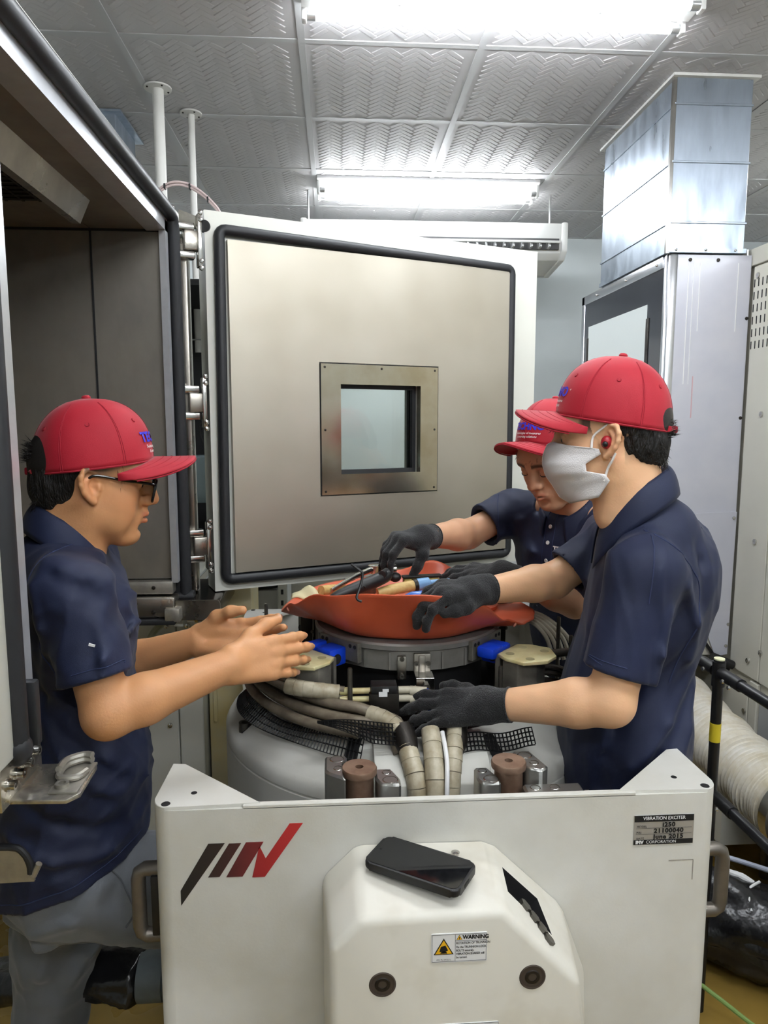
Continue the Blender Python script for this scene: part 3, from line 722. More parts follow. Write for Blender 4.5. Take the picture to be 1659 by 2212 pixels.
# ================================================================ the vibration shaker
CX, CY = .172, 1.75
m_drum = M('drum_white_paint', (216, 215, 207), .5, var=.18, vscale=5, col2=(186, 184, 174), thr=(.5, .8), bump=.03, bscale=120)
m_pan = M('panel_white_paint', (222, 221, 215), .48, var=.06, vscale=4, col2=(206, 203, 192), bump=.03, bscale=220)
m_cover = M('cover_white_paint', (224, 220, 208), .45, var=.12, vscale=6, col2=(196, 188, 168), thr=(.5, .85))
m_hosegrey = M('aged_grey_hose', (122, 112, 96), .45, var=.4, vscale=30, col2=(90, 80, 66))
m_wrapp = M('spiral_wrap', (186, 178, 156), .4, var=.3, vscale=30, col2=(150, 138, 112))
m_amber = M('amber_urethane', (214, 204, 158), .3, var=.2, vscale=25, col2=(190, 176, 124), sss=.1)
m_block = M('cast_block_steel', (122, 118, 108), .5, .4, var=.35, vscale=25)
m_alring = M('aluminium_armature', (152, 149, 142), .45, .45, var=.3, vscale=12)
m_rust = M('rusty_stub', (140, 116, 98), .45, .6, var=.4, vscale=25, col2=(112, 84, 66))
sh = empty('vibration_shaker', (CX, CY, 0), 'large white vibration exciter with drum, armature and lettered front panel', 'machine')
def P(name, mb, mat, parent=sh, **k): return mb.build(name, mat, parent, **k)
def rad(phi, r, t, z):
    a = math.radians(phi); return Vector((CX + r * math.cos(a) - t * math.sin(a), CY + r * math.sin(a) + t * math.cos(a), z))
def radM(phi): return Matrix.Translation((CX, CY, 0)) @ Matrix.Rotation(math.radians(phi), 4, 'Z')   # local x = radial
# drum
P('drum', MB().lathe([(.30, .30), (.455, .32), (.455, .845), (.453, .847), (.453, .850), (.455, .852), (.455, .872), (.447, .885), (.36, .945), (.345, .950), (.20, .952)], (CX, CY, 0), 96), m_drum)
for phi in (202.5, 247.5, 292.5, 337.5, 22.5, 67.5, 112.5, 157.5):
    T = radM(phi); s = -.0605 / .09
    pts = [(.435, .8925), (.362, .9460), (.362, .9478), (.435, .8942)]
    P('slot', MB().prism(pts, -.0135, .0135, 'Y', T=T), m_dark)
    P('slot_bolt', MB().lathe([(.013, -.01), (.013, .012), (.0075, .012), (.0075, .004), (0, .004)], T @ Vector((.425, 0, .902)), 18), m_iron)
# raised pads left and right of the cable gap
for a, b in ((-.095, -.04), (.052, .125)):
    P('raised_pad', MB().prism([(1.29, .40), (1.29, .905), (1.33, .935), (1.39, .957), (1.42, .957), (1.42, .40)], CX + a - .01, CX + b, 'X', bevel=.003), m_drum)
P('cable_gap', MB().bx(CX - .045, CX + .047, 1.315, 1.34, .4, .95), M('grey_gap', (150, 150, 146), .6, var=.2))
# shade under the armature, deck and ring
P('core_shade', MB().lathe([(.19, .95), (.19, 1.055)], (CX, CY, 0), 48), m_dark)  # dark cylinder stands for the shadow beneath the ring
P('deck', MB().lathe([(.33, .9505), (.30, .958), (.19, .958)], (CX, CY, 0), 64, cap=False), m_darksteel)
nf = 24
def poly_ring(r, n, z, off=0): return [(CX + r * math.cos(2 * PI * (i + off) / n), CY + r * math.sin(2 * PI * (i + off) / n), z) for i in range(n)]
mb = MB(); mb.ring_loft([poly_ring(.205, nf, 1.046), poly_ring(.226, nf, 1.050), poly_ring(.227, nf, 1.094), poly_ring(.21, nf, 1.098)])
P('armature_ring', mb, m_alring, smooth=False)
P('armature_rim', MB().lathe([(.222, 1.094), (.231, 1.097), (.233, 1.108), (.228, 1.112), (.20, 1.112)], (CX, CY, 0), 80), M('armature_rim_grey', (150, 148, 143), .5, .4, var=.2, vscale=20))
for i in range(nf):
    a = 2 * PI * i / nf
    P('ring_web', MB().box((0, 0, 0), (.008, .004, .04), 0, T=Matrix.Translation((CX + .2265 * math.cos(a), CY + .2265 * math.sin(a), 1.072)) @ Matrix.Rotation(a, 4, 'Z')), m_alring)
# four guide assemblies
for phi in (222, 318, 135, 45):
    T = radM(phi)
    g = MB()
    P('blue_mount', MB().bx(.232, .283, -.026, .026, 1.052, 1.094, .006, T=T), m_blue)
    P('blue_mount', MB().bx(.240, .285, -.06, -.012 if phi in (318, 45) else -.03, 1.072, 1.098, .006, T=T), m_blue)
    P('mount_bore', MB().cyl((.262, -.027, 1.07), (.262, .027, 1.07), .012, n=16, T=T), m_dark)
    P('ring_bracket', MB().bx(.222, .234, -.065, .065, 1.062, 1.108, .001, T=T, seg=1), m_block)
    for t in (-.055, -.04, .04, .055):
        P('bracket_hole', MB().cyl((.233, t, 1.098), (.2352, t, 1.098), .0045, n=10, T=T), m_dark)
    P('clamp_plate', MB().bx(.280, .293, -.045, .045, 1.0, 1.084, .002, T=T), m_block)
    P('clamp_plate', MB().bx(.293, .306, -.032, .05, 1.01, 1.078, .002, T=T), m_iron)
    P('guide_block', MB().prism([(.305, -.055), (.305, .055), (.345, .060), (.372, .02), (.372, -.02), (.345, -.060)], .985, 1.078, 'Z', bevel=.002, T=T), m_block)
    P('amber_plate', MB().prism([(.288, -.046), (.288, .046), (.315, .062), (.362, .066), (.398, .022), (.398, -.022), (.362, -.066), (.315, -.062)], 1.0785, 1.0865, 'Z', bevel=.002, T=T), m_amber)
    for x, y in ((.31, -.03), (.31, .03), (.362, -.035), (.362, .035)):
        P('plate_recess', MB().cyl((x, y, 1.0863), (x, y, 1.0870), .010, n=14, T=T), M('amber_recess', (150, 140, 104), .5))
    P('block_bore', MB().cyl((.335, .0582, 1.03), (.335, .0605, 1.03), .010, n=12, T=T), m_dark)
# standing columns at the rear-left and rear-right of the ring
for x, y, w in ((-.085, 1.83, .03), (-.045, 1.80, .02), (-.02, 1.84, .018), (.43, 1.83, .025), (.40, 1.80, .016)):
    P('column', MB().bx(x - w / 2, x + w / 2, y - .02, y + .02, .95, 1.115, .003), m_darksteel if w != .02 else m_block)
    P('column_bolt', MB().sphere((x + w / 2, y - .021, 1.06), .005), m_iron)
# studs
for x, y, z0, z1 in ((.022, 1.44, .93, 1.09), (.352, 1.48, .93, 1.072), (.556, 1.72, .86, 1.113), (.565, 1.65, .86, 1.086), (-.205, 1.97, .86, 1.095)):
    P('stud', MB().cyl((x, y, z0), (x, y, z1 - .002), .0052, n=10).cyl((x, y, z1 - .002), (x, y, z1), .0042, n=10), m_iron)
# accelerometer bracket and small plates on the front of the ring
yf = CY - .231
P('sensor_plate', MB().bx(.128, .148, yf - .008, yf + .004, 1.035, 1.088, .002), m_steel)
P('sensor_plate', MB().bx(.165, .202, yf - .007, yf + .004, 1.05, 1.093, .0015), m_steel)
P('sensor_plate', MB().bx(.175, .190, yf - .012, yf - .006, 1.052, 1.09, .002), m_steel)
for x, z in ((.138, 1.083), (.138, 1.043), (.170, 1.072), (.197, 1.072)):
    P('cap_screw', MB().lathe([(.0055, 0), (.0055, .004), (.003, .004), (.003, .001), (0, .001)], (x, yf - .0085, z), 12, axis=(0, -1, 0)), m_iron)
P('sensor_bracket', MB().bx(.165, .205, yf - .05, yf - .047, .99, 1.052, .0008, seg=1).bx(.165, .205, yf - .05, yf - .006, 1.049, 1.053, .0008, seg=1), m_chrome)
P('sensor_nut', MB().cyl((.187, yf - .051, 1.035), (.187, yf - .06, 1.035), .008, n=6), m_iron)
P('blue_wire', MB().tube([(.187, yf - .06, 1.033), (.190, yf - .066, 1.02), (.192, yf - .06, 1.0), (.194, yf - .055, .975)], .0035, smooth=4), m_blue)
for k in range(4):
    P('thin_wire', MB().tube([(.16 + .006 * k, yf - .03, 1.03), (.15 + .008 * k, yf - .05, .995), (.165 + .01 * k, yf - .07, .975), (.18 + .008 * k, yf - .085, .97)], .0016, n=6, smooth=5), (m_black, m_inkwhite, m_black, m_steel)[k])
# dark connector block with hose stubs
P('connector_block', MB().bx(.062, .125, 1.43, 1.475, .985, 1.035, .002), m_darksteel)
P('connector_cap', MB().bx(.066, .121, 1.43, 1.47, 1.035, 1.052, .002), m_black)
P('connector_label', MB().bx(.082, .100, 1.428, 1.432, 1.03, 1.04).bx(.09, .103, 1.428, 1.432, 1.04, 1.046), m_inkwhite)
for k, (z, y) in enumerate(((1.035, 1.452), (1.018, 1.448))):
    P('hose_fitting', MB().cyl((.02, y, z), (.065, y, z), .0065, n=12).cyl((.0, y, z), (.02, y, z), .0085, n=12), m_amber)
    P('hose_fitting', MB().cyl((.125, y, z), (.15, y, z), .008, n=12).cyl((.15, y, z - .002), (.185, y - .005, z - .004), .0105, n=12), M('cream_plug', (206, 198, 176), .5, var=.3, vscale=40))
# grey hoses sweeping round the left front of the drum
def arc(r0, r1, z0, z1, a0, a1, n=9): return [rad(a0 + (a1 - a0) * i / (n - 1), r0 + (r1 - r0) * i / (n - 1), 0, z0 + (z1 - z0) * i / (n - 1)) for i in range(n)]
hoses = [arc(.395, .378, 1.010, .992, 176, 250), arc(.378, .366, 1.034, 1.014, 176, 250), arc(.372, .352, 1.008, .990, 176, 254), arc(.402, .392, .985, .972, 178, 250)]
for k, h in enumerate(hoses):
    if k < 3: h = h + [Vector((.095 + .012 * k, 1.385 + .01 * k, .985)), Vector((.118 + .01 * k, 1.345, .945))]
    P('hose', MB().tube(h, .0115, n=12, smooth=4), m_hosegrey, smooth=True)
upper = [arc(.385 + .012 * k, .372 + .010 * k, 1.04 + .012 * (k == 1), 1.036 + .012 * (k == 1), 182, 226) for k in range(3)]
for k, h in enumerate(upper):
    P('hose', MB().tube(h + [Vector((-.05, 1.458, 1.032 + .012 * (k == 1))), Vector((.01, 1.452, 1.020 + .017 * (k == 1)))], .0085, n=12, smooth=4), m_hosegrey, smooth=True)
def spiral_wrap(pts, r, pitch=.024, mat=None):
    P_, _ = spline([Vector(p) for p in pts], [1] * len(pts), 8)
    d = 0; seg = []; cur = [P_[0]]
    for a, b in zip(P_, P_[1:]):
        d += (b - a).length; cur.append(b)
        if d >= pitch: seg.append(cur); cur = [b]; d = 0
    if len(cur) > 2: seg.append(cur)
    for q in seg:
        m = len(q); rr = [r * (.985 + .05 * i / (m - 1)) for i in range(m)]
        P('wrap_turn', MB().tube(q, rr, n=16), mat or m_wrapp)
    P('hose', MB().tube(P_, r * .9, n=12), m_hosegrey, smooth=True)
spiral_wrap([(-.112, 1.462, 1.046), (-.085, 1.452, 1.044), (-.045, 1.447, 1.040), (-.002, 1.447, 1.034)], .0165, .017)
spiral_wrap([(.060, 1.405, 1.004), (.095, 1.385, .998), (.118, 1.365, .985)], .0175, .017)
spiral_wrap([(.128, 1.36, .975), (.138, 1.325, .945), (.148, 1.29, .90), (.152, 1.275, .80), (.152, 1.27, .6)], .0195)
spiral_wrap([(.182, 1.36, .985), (.183, 1.315, .95), (.182, 1.28, .90), (.180, 1.268, .80), (.18, 1.265, .6)], .019, .030)
spiral_wrap([(.235, 1.37, .985), (.225, 1.325, .95), (.215, 1.29, .90), (.21, 1.275, .80), (.208, 1.27, .6)], .0175, .022)
P('white_tube', MB().tube([(.205, 1.35, .985), (.207, 1.30, .95), (.202, 1.262, .90), (.2, 1.25, .80), (.2, 1.25, .65)], .0045, smooth=4), m_inkwhite)
P('cable_sleeve', MB().tube([(.125, 1.375, .985), (.132, 1.35, .965), (.137, 1.33, .95)], [.024, .024, .018], n=16, smooth=3), m_darksteel)
P('cable_sleeve', MB().tube([(.24, 1.385, .985), (.236, 1.355, .965), (.229, 1.335, .95)], [.022, .022, .017], n=16, smooth=3), m_darksteel)
# pale cable loops at the right rear
for k in range(5):
    r = .014 * k
    P('pale_cable', MB().tube([(.405, 1.80 - r * .3, 1.062 + r * .3), (.455, 1.80, 1.085 + r * .4), (.50 + r * .5, 1.78, 1.085 + r * .3), (.53 + r, 1.74, 1.055), (.545 + r, 1.72, 1.0)], .0055, n=8, smooth=6), M('cream_cable', (204, 198, 178), .45))
for z in (1.0, .985, .965):
    P('dark_pipe', MB().tube([(.47, 1.68, z), (.54, 1.66, z), (.57, 1.60, z - .01), (.57, 1.5, z - .02)], .0075, smooth=4), m_darksteel)
P('clamp_rod', MB().cyl((.47, 1.60, 1.055), (.56, 1.62, 1.055), .010, n=14), m_iron)
P('ribbed_hose', MB().tube([(.40 + .008 * i, 1.86 - .002 * i, 1.13 - .003 * i) for i in range(14)], [.016 + .003 * (i % 2) for i in range(14)], n=14), m_black)
# perforated black mesh guard (a real lattice)
def mesh_strip(fn, nu, nv):
    mb = MB(); mb.grid(fn, nu, nv); me_o = mb.build('mesh_guard', m_black, sh, smooth=False)
    w = me_o.modifiers.new('lattice', 'WIREFRAME'); w.thickness = .0046; w.use_replace = True; w.use_even_offset = False
    return me_o
def g1(u, v):
    a = 186 + 66 * u; w = .018 * math.sin(u * 9) * u
    return rad(a, .388 + .034 * v + .01 * math.sin(u * 7), 0, .957 - .028 * v + w * (1 - v) + .002)
mesh_strip(g1, 56, 3)
def g2(u, v):
    x = -.045 + .195 * u; w = .12 + .88 * min(1, u * 1.8)
    return Vector((x, 1.366 - .022 * v * w - .010 * math.sin(u * PI), 1.008 + .006 * math.sin(u * 5) - .036 * v * w - .004 * u))
mesh_strip(g2, 26, 5)
def g3(u, v):
    x = .24 + .16 * u
    return Vector((x, 1.375 + .02 * u - .035 * v, .965 - .022 * v + .004 * math.sin(u * 8)))
mesh_strip(g3, 20, 4)
# machined blocks and stubs just behind the panel
m_bl = M('machined_block', (160, 160, 156), .28, .85, var=.2, vscale=14)
def holeblock(poly, z0, z1, holes, chamf=.004):
    b = P('locking_block', MB().prism(poly, z0, z1, 'Z', bevel=chamf, seg=1), m_bl)
    for x, y, r in holes:
        P('block_hole_rim', MB().lathe([(r * 1.12, 0), (r * 1.02, .0006), (r * 1.0, .0008), (r, -.0)], (x, y, z1), 20, cap=False), m_chrome)
        P('block_hole', MB().lathe([(r, .0005), (r * .97, -.003), (0, -.003)], (x, y, z1 + .0006), 20, cap=False), M('hole_shadow_steel', (92, 82, 70), .5, .5))
holeblock([(-.028, 1.255), (.012, 1.255), (.012, 1.232), (-.002, 1.225), (.010, 1.165), (-.022, 1.19), (-.028, 1.20)], .78, .988, ((-.006, 1.24, .012), (-.004, 1.205, .0075)))
holeblock([(.062, 1.225), (.093, 1.225), (.106, 1.19), (.106, 1.165), (.072, 1.165), (.062, 1.19)], .78, .975, ((.083, 1.21, .0075), (.088, 1.182, .0125)))
holeblock([(.245, 1.225), (.27, 1.225), (.283, 1.19), (.283, 1.165), (.25, 1.165), (.243, 1.18)], .78, .972, ((.258, 1.21, .0075), (.268, 1.18, .0125)))
holeblock([(.325, 1.265), (.36, 1.265), (.378, 1.20), (.36, 1.185), (.335, 1.20)], .80, .982, ((.345, 1.245, .012), (.355, 1.215, .0075)))
holeblock([(.325, 1.185), (.430, 1.185), (.430, 1.15), (.325, 1.15)], .90, .958, ((.345, 1.17, .0085), (.38, 1.17, .0085)))
P('stud_bolt', MB().cyl((.43, 1.167, .935), (.47, 1.167, .935), .008, n=16).cyl((.436, 1.167, .935), (.444, 1.167, .935), .015, n=6).cyl((.462, 1.167, .935), (.472, 1.167, .935), .014, n=16), m_alu)
for x, z in ((.034, .990), (.305, .993)):
    P('stub_collar', MB().lathe([(.028, .70), (.028, .915), (.0265, .917)], (x, 1.205, 0), 32), m_cover)
    P('stub', MB().lathe([(.0268, .90), (.0255, z - .014), (.0312, z - .012), (.0318, z - .003), (.030, z), (.0075, z), (.0065, z - .012), (0, z - .012)], (x, 1.205, 0), 36), m_rust)
# front trunnion frame: panel with rounded corners, gussets, rear twin
PX0, PX1, PY, PT = -.312, .657, 1.12, .966
R = .03
def frame(y, d, name_p):
    yb = y + .028 * d
    out = [(PX0, yb)] + [(PX0 + R - R * math.cos(t * PI / 16), y + (R - R * math.sin(t * PI / 16)) * d) for t in range(9)] + \
          [(PX1 - R + R * math.sin(t * PI / 16), y + (R - R * math.cos(t * PI / 16)) * d) for t in range(9)] + [(PX1, yb)]
    ys = sorted(set([PX0, PX1]))
    shell = [(PX0, y + .15 * d)] + out[1:-1] + [(PX1, y + .15 * d), (PX1 - .012, y + .15 * d)] + [(PX1 - .012, y + R * d), (PX1 - R, y + .012 * d), (PX0 + R, y + .012 * d), (PX0 + .012, y + R * d)] + [(PX0 + .012, y + .15 * d)]
    p = P(name_p, MB().prism(shell, .12, PT, 'Z'), m_pan, smooth=math.radians(25))
    for s, x0 in ((1, PX0), (-1, PX1)):
        top = [(x0 + s * .002, y + .155 * d), (x0 + s * .026, y + .152 * d), (x0 + s * .18, y + .006 * d), (x0 + s * R, y + .001 * d)] + [(x0 + s * (R - R * math.sin(t * PI / 12)), y + (R - R * math.cos(t * PI / 12)) * d) for t in range(1, 7)]
        P('gusset_plate', MB().prism(top, PT - .004, PT + .006, 'Z', bevel=.001, seg=1), m_pan)
        for hx, hy, hr in ((.062, .045, .0055), (.022, .012, .008)):
            P('gusset_hole', MB().lathe([(hr, 0), (hr * .9, .0008), (0, .0008)], (x0 + s * hx, y + hy * d, PT + .0058), 14), m_dark)
    P('top_rim', MB().bx(PX0 + .15, PX1 - .15, min(y, y + .012 * d), max(y, y + .012 * d), PT - .002, PT + .005, .001, seg=1), m_pan)
    return p
front = frame(PY, 1, 'front_panel')
frame(2 * CY - PY, -1, 'rear_panel')
P('base', MB().bx(PX0 + .03, PX1 - .03, PY + .05, 2 * CY - PY - .05, .04, .14, .005), m_pan)
for s in (-1, 1):
    for t in (-1, 1):
        P('foot', MB().cyl((CX + s * .40, CY + t * .5, 0), (CX + s * .40, CY + t * .5, .05), .05, n=20), m_rubber)
for s in (-1, 1):
    P('trunnion', MB().cyl((CX, CY + s * .42, .62), (CX, CY + s * .60, .62), .12, n=32), m_iron)
# side handles
m_hand = M('handle_grey', (120, 114, 106), .4, .7, var=.2, vscale=20)
for s, x, zc, hh in ((-1, PX0, .775, .062), (1, PX1, .772, .060)):
    o = .038
    pts = [(x - s * .004, 1.165, zc + hh), (x + s * (o - .012), 1.165, zc + hh), (x + s * (o - .003), 1.165, zc + hh - .006), (x + s * o, 1.165, zc + hh - .018),
           (x + s * o, 1.165, zc - hh + .018), (x + s * (o - .003), 1.165, zc - hh + .006), (x + s * (o - .012), 1.165, zc - hh), (x - s * .004, 1.165, zc - hh)]
    P('side_handle', MB().tube(pts, .0125, n=14), m_hand)
P('handle_back', MB().bx(PX0 - .014, PX0 - .001, 1.15, 1.19, .72, .83, .002), m_black)
# emblem: slanted strokes running black to red
def stroke(pts, c0, c1, name='emblem_stroke'):
    m = bpy.data.materials.new('emblem_' + str(len(bpy.data.materials))); m.use_nodes = True
    nt = m.node_tree; b = nt.nodes['Principled BSDF']; b.inputs['Roughness'].default_value = .5
    tc = nt.nodes.new('ShaderNodeTexCoord'); gr = nt.nodes.new('ShaderNodeSeparateXYZ'); rp = nt.nodes.new('ShaderNodeMapRange'); cr = nt.nodes.new('ShaderNodeValToRGB')
    nt.links.new(tc.outputs['Object'], gr.inputs[0]); nt.links.new(gr.outputs[0], rp.inputs[0])
    rp.inputs[1].default_value = min(p[0] for p in pts) - CX; rp.inputs[2].default_value = max(p[0] for p in pts) - CX
    nt.links.new(rp.outputs[0], cr.inputs[0]); cr.color_ramp.elements[0].color = lin(c0); cr.color_ramp.elements[1].color = lin(c1)
    nt.links.new(cr.outputs[0], b.inputs['Base Color'])
    MB().prism(pts, PY - .0008, PY, 'Y').build(name, m, front)
stroke([(-.268, .797), (-.268, .824), (-.220, .906), (-.193, .906)], (30, 30, 30), (46, 34, 32))
stroke([(-.222, .846), (-.203, .846), (-.166, .905), (-.186, .905)], (46, 34, 34), (70, 34, 34))
stroke([(-.192, .845), (-.165, .845), (-.129, .906), (-.158, .906)], (74, 32, 34), (120, 34, 38))
stroke([(-.149, .843), (-.128, .843), (-.063, .937), (-.085, .937), (-.126, .876), (-.136, .899)], (150, 34, 38), (186, 44, 44))
# name plate
m_plate = M('nameplate_silver', (176, 174, 170), .4, .5)
npx0, npx1, npz0, npz1 = .505, .612, .874, .929
np_ = MB().bx(npx0, npx1, PY - .0012, PY, npz0, npz1, .0004, seg=1).build('nameplate', m_plate, front)
np_['label'] = 'black and silver name plate of the exciter'
MB().bx(npx0 + .0008, npx1 - .0008, PY - .0016, PY - .0011, npz1 - .0125, npz1 - .0008).bx(npx0 + .0008, npx1 - .0008, PY - .0016, PY - .0011, npz0 + .0008, npz0 + .0095).build('nameplate_band', m_ink, front)
def letters(txt, x, z, size, mat, parent, y, bold=0., align='LEFT', shear=0., space=1., sx=1.):
    me = text_mesh(txt, size, bold, shear, align, space)
    T = WM[parent.name].inverted() @ Matrix.Translation((x, y, z)) @ Matrix.Rotation(PI / 2, 4, 'X') @ Matrix.Diagonal((sx, 1, 1, 1))
    me.transform(T)
    return link('lettering', me, mat, parent, False)
yl = PY - .0019
letters('VIBRATION EXCITER', (npx0 + npx1) / 2, npz1 - .0062, .0088, m_inkwhite, front, yl, .0001, 'CENTER', sx=.92)
letters('IMV', npx0 + .004, npz0 + .0052, .0085, m_inkwhite, front, yl, .0005)
letters('CORPORATION', npx0 + .0225, npz0 + .0052, .0075, m_inkwhite, front, yl)
for t, z in (('MODEL', .9085), ('P/N', .8975), ('DATE', .8865)):
    letters(t, npx0 + .005, z - .0005, .0055, m_ink, front, yl)
    MB().bx(npx0 + .004, npx1 - .004, yl - .0001, yl + .0001, z - .0038, z - .0034).build('ruled_line', m_ink, front)
for t, z in (('i250', .9105), ('21100040', .8995), ('June 2015', .8885)):
    letters(t, npx0 + .062, z, .0112, m_ink, front, yl, .00045, 'CENTER', space=1.1, sx=1.08)
# faint tape residue square
MB().bx(.571, .615, PY - .0006, PY, .842, .8435).bx(.614, .6155, PY - .0006, PY, .805, .842).build('tape_residue', M('dark_residue', (150, 144, 134), .7), front)

# trunnion cover on the front
FYc = .965
back = [(-.031, .20), (-.031, .838), (.026, .894), (.252, .892), (.381, .768), (.427, .640), (.427, .20)]
frnt = [(-.018, .20), (-.018, .826), (.027, .872), (.243, .876), (.365, .752), (.374, .640), (.374, .20)]
mb = MB()
n = len(back)
V = [(x, PY - .001, z) for x, z in back] + [(x, FYc, z) for x, z in frnt]
# slot in the long right chamfer (between points 3 and 4)
def lerp(a, b, t): return a + (b - a) * t
def quadpt(u, v):
    bx_, bz = lerp(back[3][0], back[4][0], u), lerp(back[3][1], back[4][1], u)
    fx_, fz = lerp(frnt[3][0], frnt[4][0], u), lerp(frnt[3][1], frnt[4][1], u)
    return (lerp(bx_, fx_, v), lerp(PY - .001, FYc, v), lerp(bz, fz, v))
H4 = [quadpt(.10, .40), quadpt(.62, .45), quadpt(.70, .66), quadpt(.62, .90), quadpt(.12, .80)]
H4 = [quadpt(.127, .274), quadpt(.604, .274), quadpt(.70, .68), quadpt(.13, .621)]
V += H4
Fc = [(i, (i + 1) % n, n + (i + 1) % n, n + i) for i in range(n) if i not in (3, 6)]
Fc += [tuple(range(n, 2 * n))]
h = 2 * n
Fc += [(3, 4, h + 2, h + 1, h), (4, n + 4, h + 3, h + 2), (n + 4, n + 3, h + 3), (n + 3, 3, h, h + 3)]
vs, fs = mb._add(V, Fc)
es = [e for e in mb.bm.edges if len(e.link_faces) == 2 and not any(v in vs[2 * n:] for v in e.verts) and max(v.co.y for v in e.verts) < PY - .0005 or (len(e.link_faces) == 2 and not any(v in vs[2 * n:] for v in e.verts) and abs(e.verts[0].co.y - e.verts[1].co.y) > .1)]
bmesh.ops.bevel(mb.bm, geom=es, offset=.013, segments=4, affect='EDGES', profile=.5)
cov = P('trunnion_cover', mb, m_cover, smooth=math.radians(40))
# cavity behind the slot
C4 = [Vector(p) for p in H4]; nrm = Vector((-.7, 0, -.7))
mb = MB(); mb.ring_loft([C4, [p + nrm * .035 for p in C4]], True, False, True)
P('slot_cavity', mb, m_dark)
for u, v in ((.36, .60), (.46, .66), (.55, .72), (.62, .80)):
    q = Vector(quadpt(u, v)) + nrm * .03
    P('slot_bolt', MB().cyl(q, q - nrm * .032, .0075, n=10).cyl(q - nrm * .022, q - nrm * .034, .011, n=6), m_iron)
    P('slot_bracket', MB().box(q - nrm * .01 + Vector((0, -.012, 0)), (.02, .012, .004), rot=(0, .8, 0)), m_chrome)
# recessed bolts on the front of the cover
for x, z in ((.0605, .766), (.2885, .766)):
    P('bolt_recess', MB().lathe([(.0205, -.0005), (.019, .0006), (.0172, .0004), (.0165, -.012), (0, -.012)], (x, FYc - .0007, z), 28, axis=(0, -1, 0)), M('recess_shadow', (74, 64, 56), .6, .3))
    P('recessed_bolt', MB().lathe([(.0125, -.012), (.0125, -.001), (.0105, .0005), (.0065, .0005), (.0065, -.006), (0, -.006)], (x, FYc - .0007, z), 6 * 4, axis=(0, -1, 0)), m_darksteel)
P('cover_screw', MB().lathe([(.007, 0), (.007, .002), (.0035, .004), (0, .0045)], (.189, 1.085, .8945), 14), m_chrome)
# warning labels
m_lab = M('label_white', (236, 236, 236), .4); m_wy = M('warning_yellow', (240, 184, 36), .45)
yw = FYc - .0012
w1 = MB().prism(rrect(.0845, .047, .002, 3, .1755, .8215), yw, FYc, 'Y').build('warning_label', m_lab, cov)
w1['label'] = 'white warning sticker with yellow triangle'
def outline(x0, x1, z0, z1, t, y, parent, mat):
    MB().bx(x0, x1, y - .0003, y, z1 - t, z1).bx(x0, x1, y - .0003, y, z0, z0 + t).bx(x0, x0 + t, y - .0003, y, z0, z1).bx(x1 - t, x1, y - .0003, y, z0, z1).build('label_border', mat, parent)
outline(.1345, .2165, .7995, .8435, .0004, yw, cov, m_ink)
MB().bx(.1692, .1696, yw - .0003, yw, .7995, .8435).bx(.1692, .2165, yw - .0003, yw, .8325, .8329).build('label_border', m_ink, cov)
def tri(cx, cz, s, y, parent):
    a = [(cx, cz + s * .58), (cx - s * .5, cz - s * .29), (cx + s * .5, cz - s * .29)]
    MB().prism(a, y - .0004, y, 'Y').build('triangle_border', m_ink, parent)
    k = .84; b = [(cx + (p[0] - cx) * k, cz + (p[1] - cz) * k) for p in a]
    MB().prism(b, y - .0007, y - .0003, 'Y').build('triangle', m_wy, parent)
tri(.152, .820, .030, yw, cov)
MB().prism([(.1455, .8165), (.1475, .8245), (.1545, .8265), (.1585, .8185), (.1525, .8155)], yw - .001, yw - .0006, 'Y').prism([(.1465, .8135), (.1575, .8135), (.1560, .8160), (.1525, .8175), (.1480, .8155)], yw - .001, yw - .0006, 'Y').build('pictogram', m_ink, cov)
tri(.1755, .8372, .0088, yw, cov)
letters('!', .1755, .8374, .0055, m_ink, cov, yw - .0008, .0003, 'CENTER')
letters('WARNING', .1805, .8382, .0088, m_ink, cov, yw - .0004, .0004, sx=.92)
for t, z, s in (('ROTATION OF TRUNNION', .8290, .0052), ('Fix the TRUNNION LOCK', .8225, .0050), ('BOLTS securely.', .8170, .0050), ('VIBRATION SHAKER will', .8115, .0050), ('be turned.', .8060, .0050)):
    letters(t, .1708, z, s, m_ink, cov, yw - .0004, .0001, sx=.80)
letters('IMV PL-041E(1)', .152, .8028, .0034, m_ink, cov, yw - .0004, 0, 'CENTER')
w2 = MB().prism(rrect(.127, .08, .002, 3, .1745, .6555), yw, FYc, 'Y').build('caution_label', m_lab, cov)
MB().prism(rrect(.055, .077, .001, 2, .139, .6555), yw - .0004, yw, 'Y').build('caution_field', m_wy, cov)
outline(.1115, .2375, .616, .695, .0004, yw, cov, m_ink)
letters('CAUTION', .187, .6855, .011, m_ink, cov, yw - .0004, .0004)
tri(.179, .684, .012, yw, cov)
# ================================================================ orange dish, tools, phone
m_dish = M('orange_rubber', (210, 98, 64), .38, var=.16, vscale=8, col2=(196, 88, 60), bump=.03, bscale=30, sss=.03)
rimT = [180, 200, 225, 250, 270, 285, 300, 320, 335, 350, 365, 385, 405, 430, 450, 470, 495, 520, 540]
rimR = [.316, .300, .300, .290, .285, .288, .278, .276, .300, .318, .334, .332, .322, .308, .300, .300, .300, .305, .316]
rimZ = [1.132, 1.175, 1.222, 1.236, 1.236, 1.230, 1.200, 1.148, 1.124, 1.119, 1.116, 1.118, 1.145, 1.197, 1.168, 1.150, 1.150, 1.140, 1.132]
def rim_at(th):
    th = (th - 180) % 360 + 180
    for i in range(len(rimT) - 1):
        if rimT[i] <= th <= rimT[i + 1]:
            t = (th - rimT[i]) / (rimT[i + 1] - rimT[i]); t = t * t * (3 - 2 * t)
            return rimR[i] + (rimR[i + 1] - rimR[i]) * t, rimZ[i] + (rimZ[i + 1] - rimZ[i]) * t
